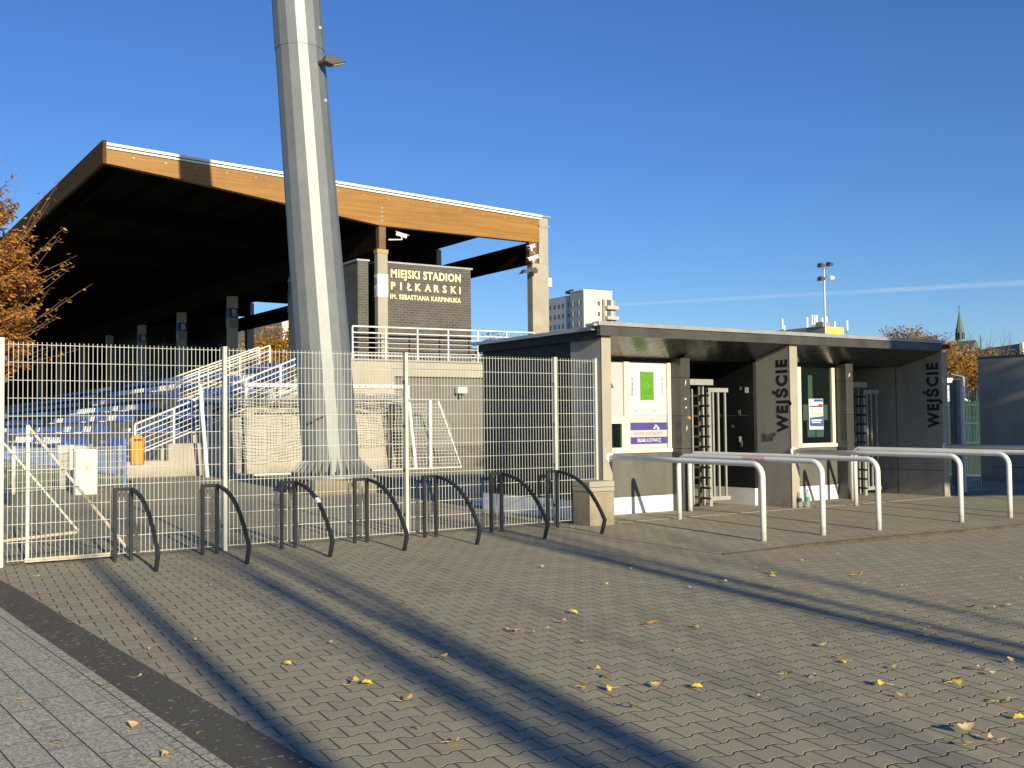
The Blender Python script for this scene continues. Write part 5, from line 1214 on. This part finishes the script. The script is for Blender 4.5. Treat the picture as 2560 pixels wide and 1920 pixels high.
Z2 = [(215,25,0,1.5),(130,72,3,1),(400,145,0,1),(255,270,0,1.6),(205,312,1,1.6),(145,340,3,1),(30,355,1,1.7),(105,356,1,.9),(610,320,0,1.9),(800,328,0,1.2),(325,400,3,1.3),(715,435,1,1),(1130,97,0,1.6),(1130,110,0,1.2),(1485,108,0,2.0),(1665,115,0,1.1),(1205,312,0,1.3),(1355,418,3,1.3),(1405,460,2,1.1),(1450,482,0,1.2),(1145,160,3,1.2),(1520,143,0,1),(1690,155,1,1.3),(1465,200,0,.9),(1525,298,0,1),(1525,325,3,1),(2145,80,3,1.2),(2195,115,0,1),(1805,182,3,1),(1995,240,2,1.4),(2090,250,3,1),(2150,240,3,1),(1845,238,1,1),(360,522,1,1.4),(420,550,2,1.2),(300,592,0,1.1),(435,600,0,1.4),(545,585,0,1.3),(635,598,1,1.9),(800,597,0,1.3),(1180,540,0,1.9),(1305,552,3,1.4),(1080,640,1,1),(545,685,1,1.9),(1660,512,1,1.2),(1610,582,0,1.3),(1690,640,1,1.2),(1905,572,0,1.5),(2045,520,3,1.3),(2085,540,3,1.1),(1895,500,1,1.1),(2105,660,0,2.0),(2165,492,1,1.5),(1955,770,1,1.3),(1970,795,3,1.8),(2095,828,1,1.3),(1960,850,3,1.5),(2200,733,0,1.2),(1795,375,3,1.1),(1795,340,3,1.1),(825,22,1,.9),(1055,76,1,.8),(1255,43,3,.8),(1410,15,3,.8),(1945,92,1,.8),(730,87,2,.8),(515,80,3,.8),(1000,147,1,.7),(770,160,3,.8),(930,136,3,.9),(1610,120,3,.8),(1830,50,3,.8),(2000,57,3,.8),(1875,318,3,.8),(2025,270,3,.8),(1700,268,3,1.1)]
Z1_ = [(160,108,0,1),(900,152,1,1.2),(835,187,0,.8),(300,313,1,1.2),(335,553,1,1.1),(450,585,1,1.8),(95,648,1,1),(435,655,2,.8),(865,790,0,1),(575,780,1,1.6),(232,833,2,1.4),(695,905,1,1.3),(590,550,3,1),(1230,497,0,1.3),(1520,583,1,1.6),(1585,580,0,1.4),(1740,658,1,1.9),(1945,835,0,1.6),(1025,332,2,.9),(860,387,1,.9),(1810,14,0,1.3),(1740,227,2,1),(1440,403,1,1),(1925,470,3,1.6),(2200,338,0,1),(505,65,1,1),(640,433,3,.9),(615,370,2,.9),(1380,172,1,.8),(75,55,2,1.2),(110,50,2,1),(45,62,2,1),(62,48,1,1.1),(95,58,2,1.2),(1790,772,2,.9),(1940,384,3,1)]
rl = random.Random(4)
for zone, arr, ox in (('right half of the plaza', Z2, 1280), ('left half of the plaza', Z1_, 0)):
    for (x, y, kd, sc) in arr:
        P = on_ground(ox + x / 1.728, 1380 + y / 1.728); o = bpy.data.objects.new('fallen_leaf', LM[(kd, rl.randrange(3))]); COL.objects.link(o)
        sx_ = ox + x / 1.728
        marks = [(0, 'the rusty gate'), (330, 'the first bike rack'), (560, 'the second bike rack'), (750, 'the third bike rack'), (930, 'the fourth bike rack'), (1100, 'the fifth bike rack'), (1270, 'the sixth bike rack'), (1450, 'the concrete block'), (1640, 'the ticket window'), (1912, 'the first barrier post'), (2060, 'the second barrier post'), (2205, 'the third barrier post'), (2400, 'the fourth barrier post'), (2530, 'the rightmost barrier post')]
        mk = min(marks, key=lambda t: abs(t[0] - sx_))[1]
        band = 'close to' if P.y > -2.6 else 'well in front of' if P.y > -5 else 'midway between the viewer and' if P.y > -7 else 'in the foreground below'
        pl_ = band + ' ' + mk; grp = zone
        o.location = (P.x, P.y, P.z + .006 + (aprise(P.x) if (P.x > 4.7 and P.y > yk(P.x)) else 0)); o.rotation_euler = (rl.uniform(-.2, .2), rl.uniform(-.2, .2), rl.uniform(0, 6.28)); o.scale = (sc * rl.uniform(.85, 1.12),) * 3
        tag(o, '%s fallen leaf %s' % (GN[kd], pl_), 'leaf', '%s leaves on the %s' % (GN[kd], grp))
# leaf litter that nobody could count along the fence foot
lt = MB(); rnd = random.Random(8); pts = []
for i in range(420):
    x = rnd.uniform(-2.5, 9); y = rnd.gauss(.15, .25) if x < 5.7 else yk(x) + rnd.gauss(.0, .05); pts.append((x, y, ground_z(y) + .012 + (aprise(x) if x > 5.7 else 0)))
for i in range(160): x = rnd.uniform(-2.4, -1.0); y = rnd.gauss(-.02, .1); pts.append((x, y, .012))
for p in pts:
    a = rnd.uniform(0, 6.28); s = rnd.uniform(.006, .022); u = Vector((math.cos(a), math.sin(a), rnd.uniform(-.2, .2))) * s; w = Vector((-math.sin(a), math.cos(a), rnd.uniform(-.2, .3))) * s * .5; p = Vector(p)
    lt.add([p - u, p + w, p + u, p - w], [(0, 1, 2, 3)])
o = build(lt, 'leaf_litter', m_foliage('litter', [(.2, .1, .03), (.4, .25, .08), (.1, .09, .03), (.5, .4, .2)], .1), fix=False); tag(o, 'scattered crumbs of dry leaves along the fence foot and kerb', 'leaf litter', kind='stuff')
# weeds
wd = MB()
for (cx, cy, n) in ((8.15, .45, 60), (5.2, -.1, 40), (10.02, -3.36, 50), (11.3, -3.4, 50), (12, -3.8, 60), (3.9, -.35, 40), (14.32, .1, 30), (.95, -.25, 25)):
    for i in range(n):
        x, y = cx + rnd.gauss(0, .07), cy + rnd.gauss(0, .05); h = rnd.uniform(.015, .06); a = rnd.uniform(0, 6.28); z = ground_z(y) + .005
        wd.add([(x, y, z), (x + .006 * math.cos(a), y + .006 * math.sin(a), z), (x + .03 * math.cos(a + 1), y + .03 * math.sin(a + 1), z + h)], [(0, 1, 2)])
o = build(wd, 'weeds', m_foliage('weed_green', [(.05, .07, .02), (.12, .12, .04)], .2), fix=False); tag(o, 'small weeds in the paving joints at barrier feet', 'weeds', kind='stuff')

# contrail high in the sky
k = N('contrail_vapour'); k.base((.95, .97, 1)); k.rough(1)
tr = k.n('ShaderNodeBsdfTransparent'); ms = k.n('ShaderNodeMixShader'); k.l(k.rng(k.noise(.0012, 3), .3, .7, .015, .06), ms.inputs[0]); k.l(tr.outputs[0], ms.inputs[1]); k.l(k.b.outputs[0], ms.inputs[2]); k.l(ms.outputs[0], k.out.inputs[0])
a, b = at_dist(1300, 775, 9000), at_dist(3100, 678, 9000)
o = build(MB().tube([a, a.lerp(b, .3), a.lerp(b, .6), b], [8, 15, 22, 32], 12), 'contrail', k.m, smooth=True); o['kind'] = 'structure'
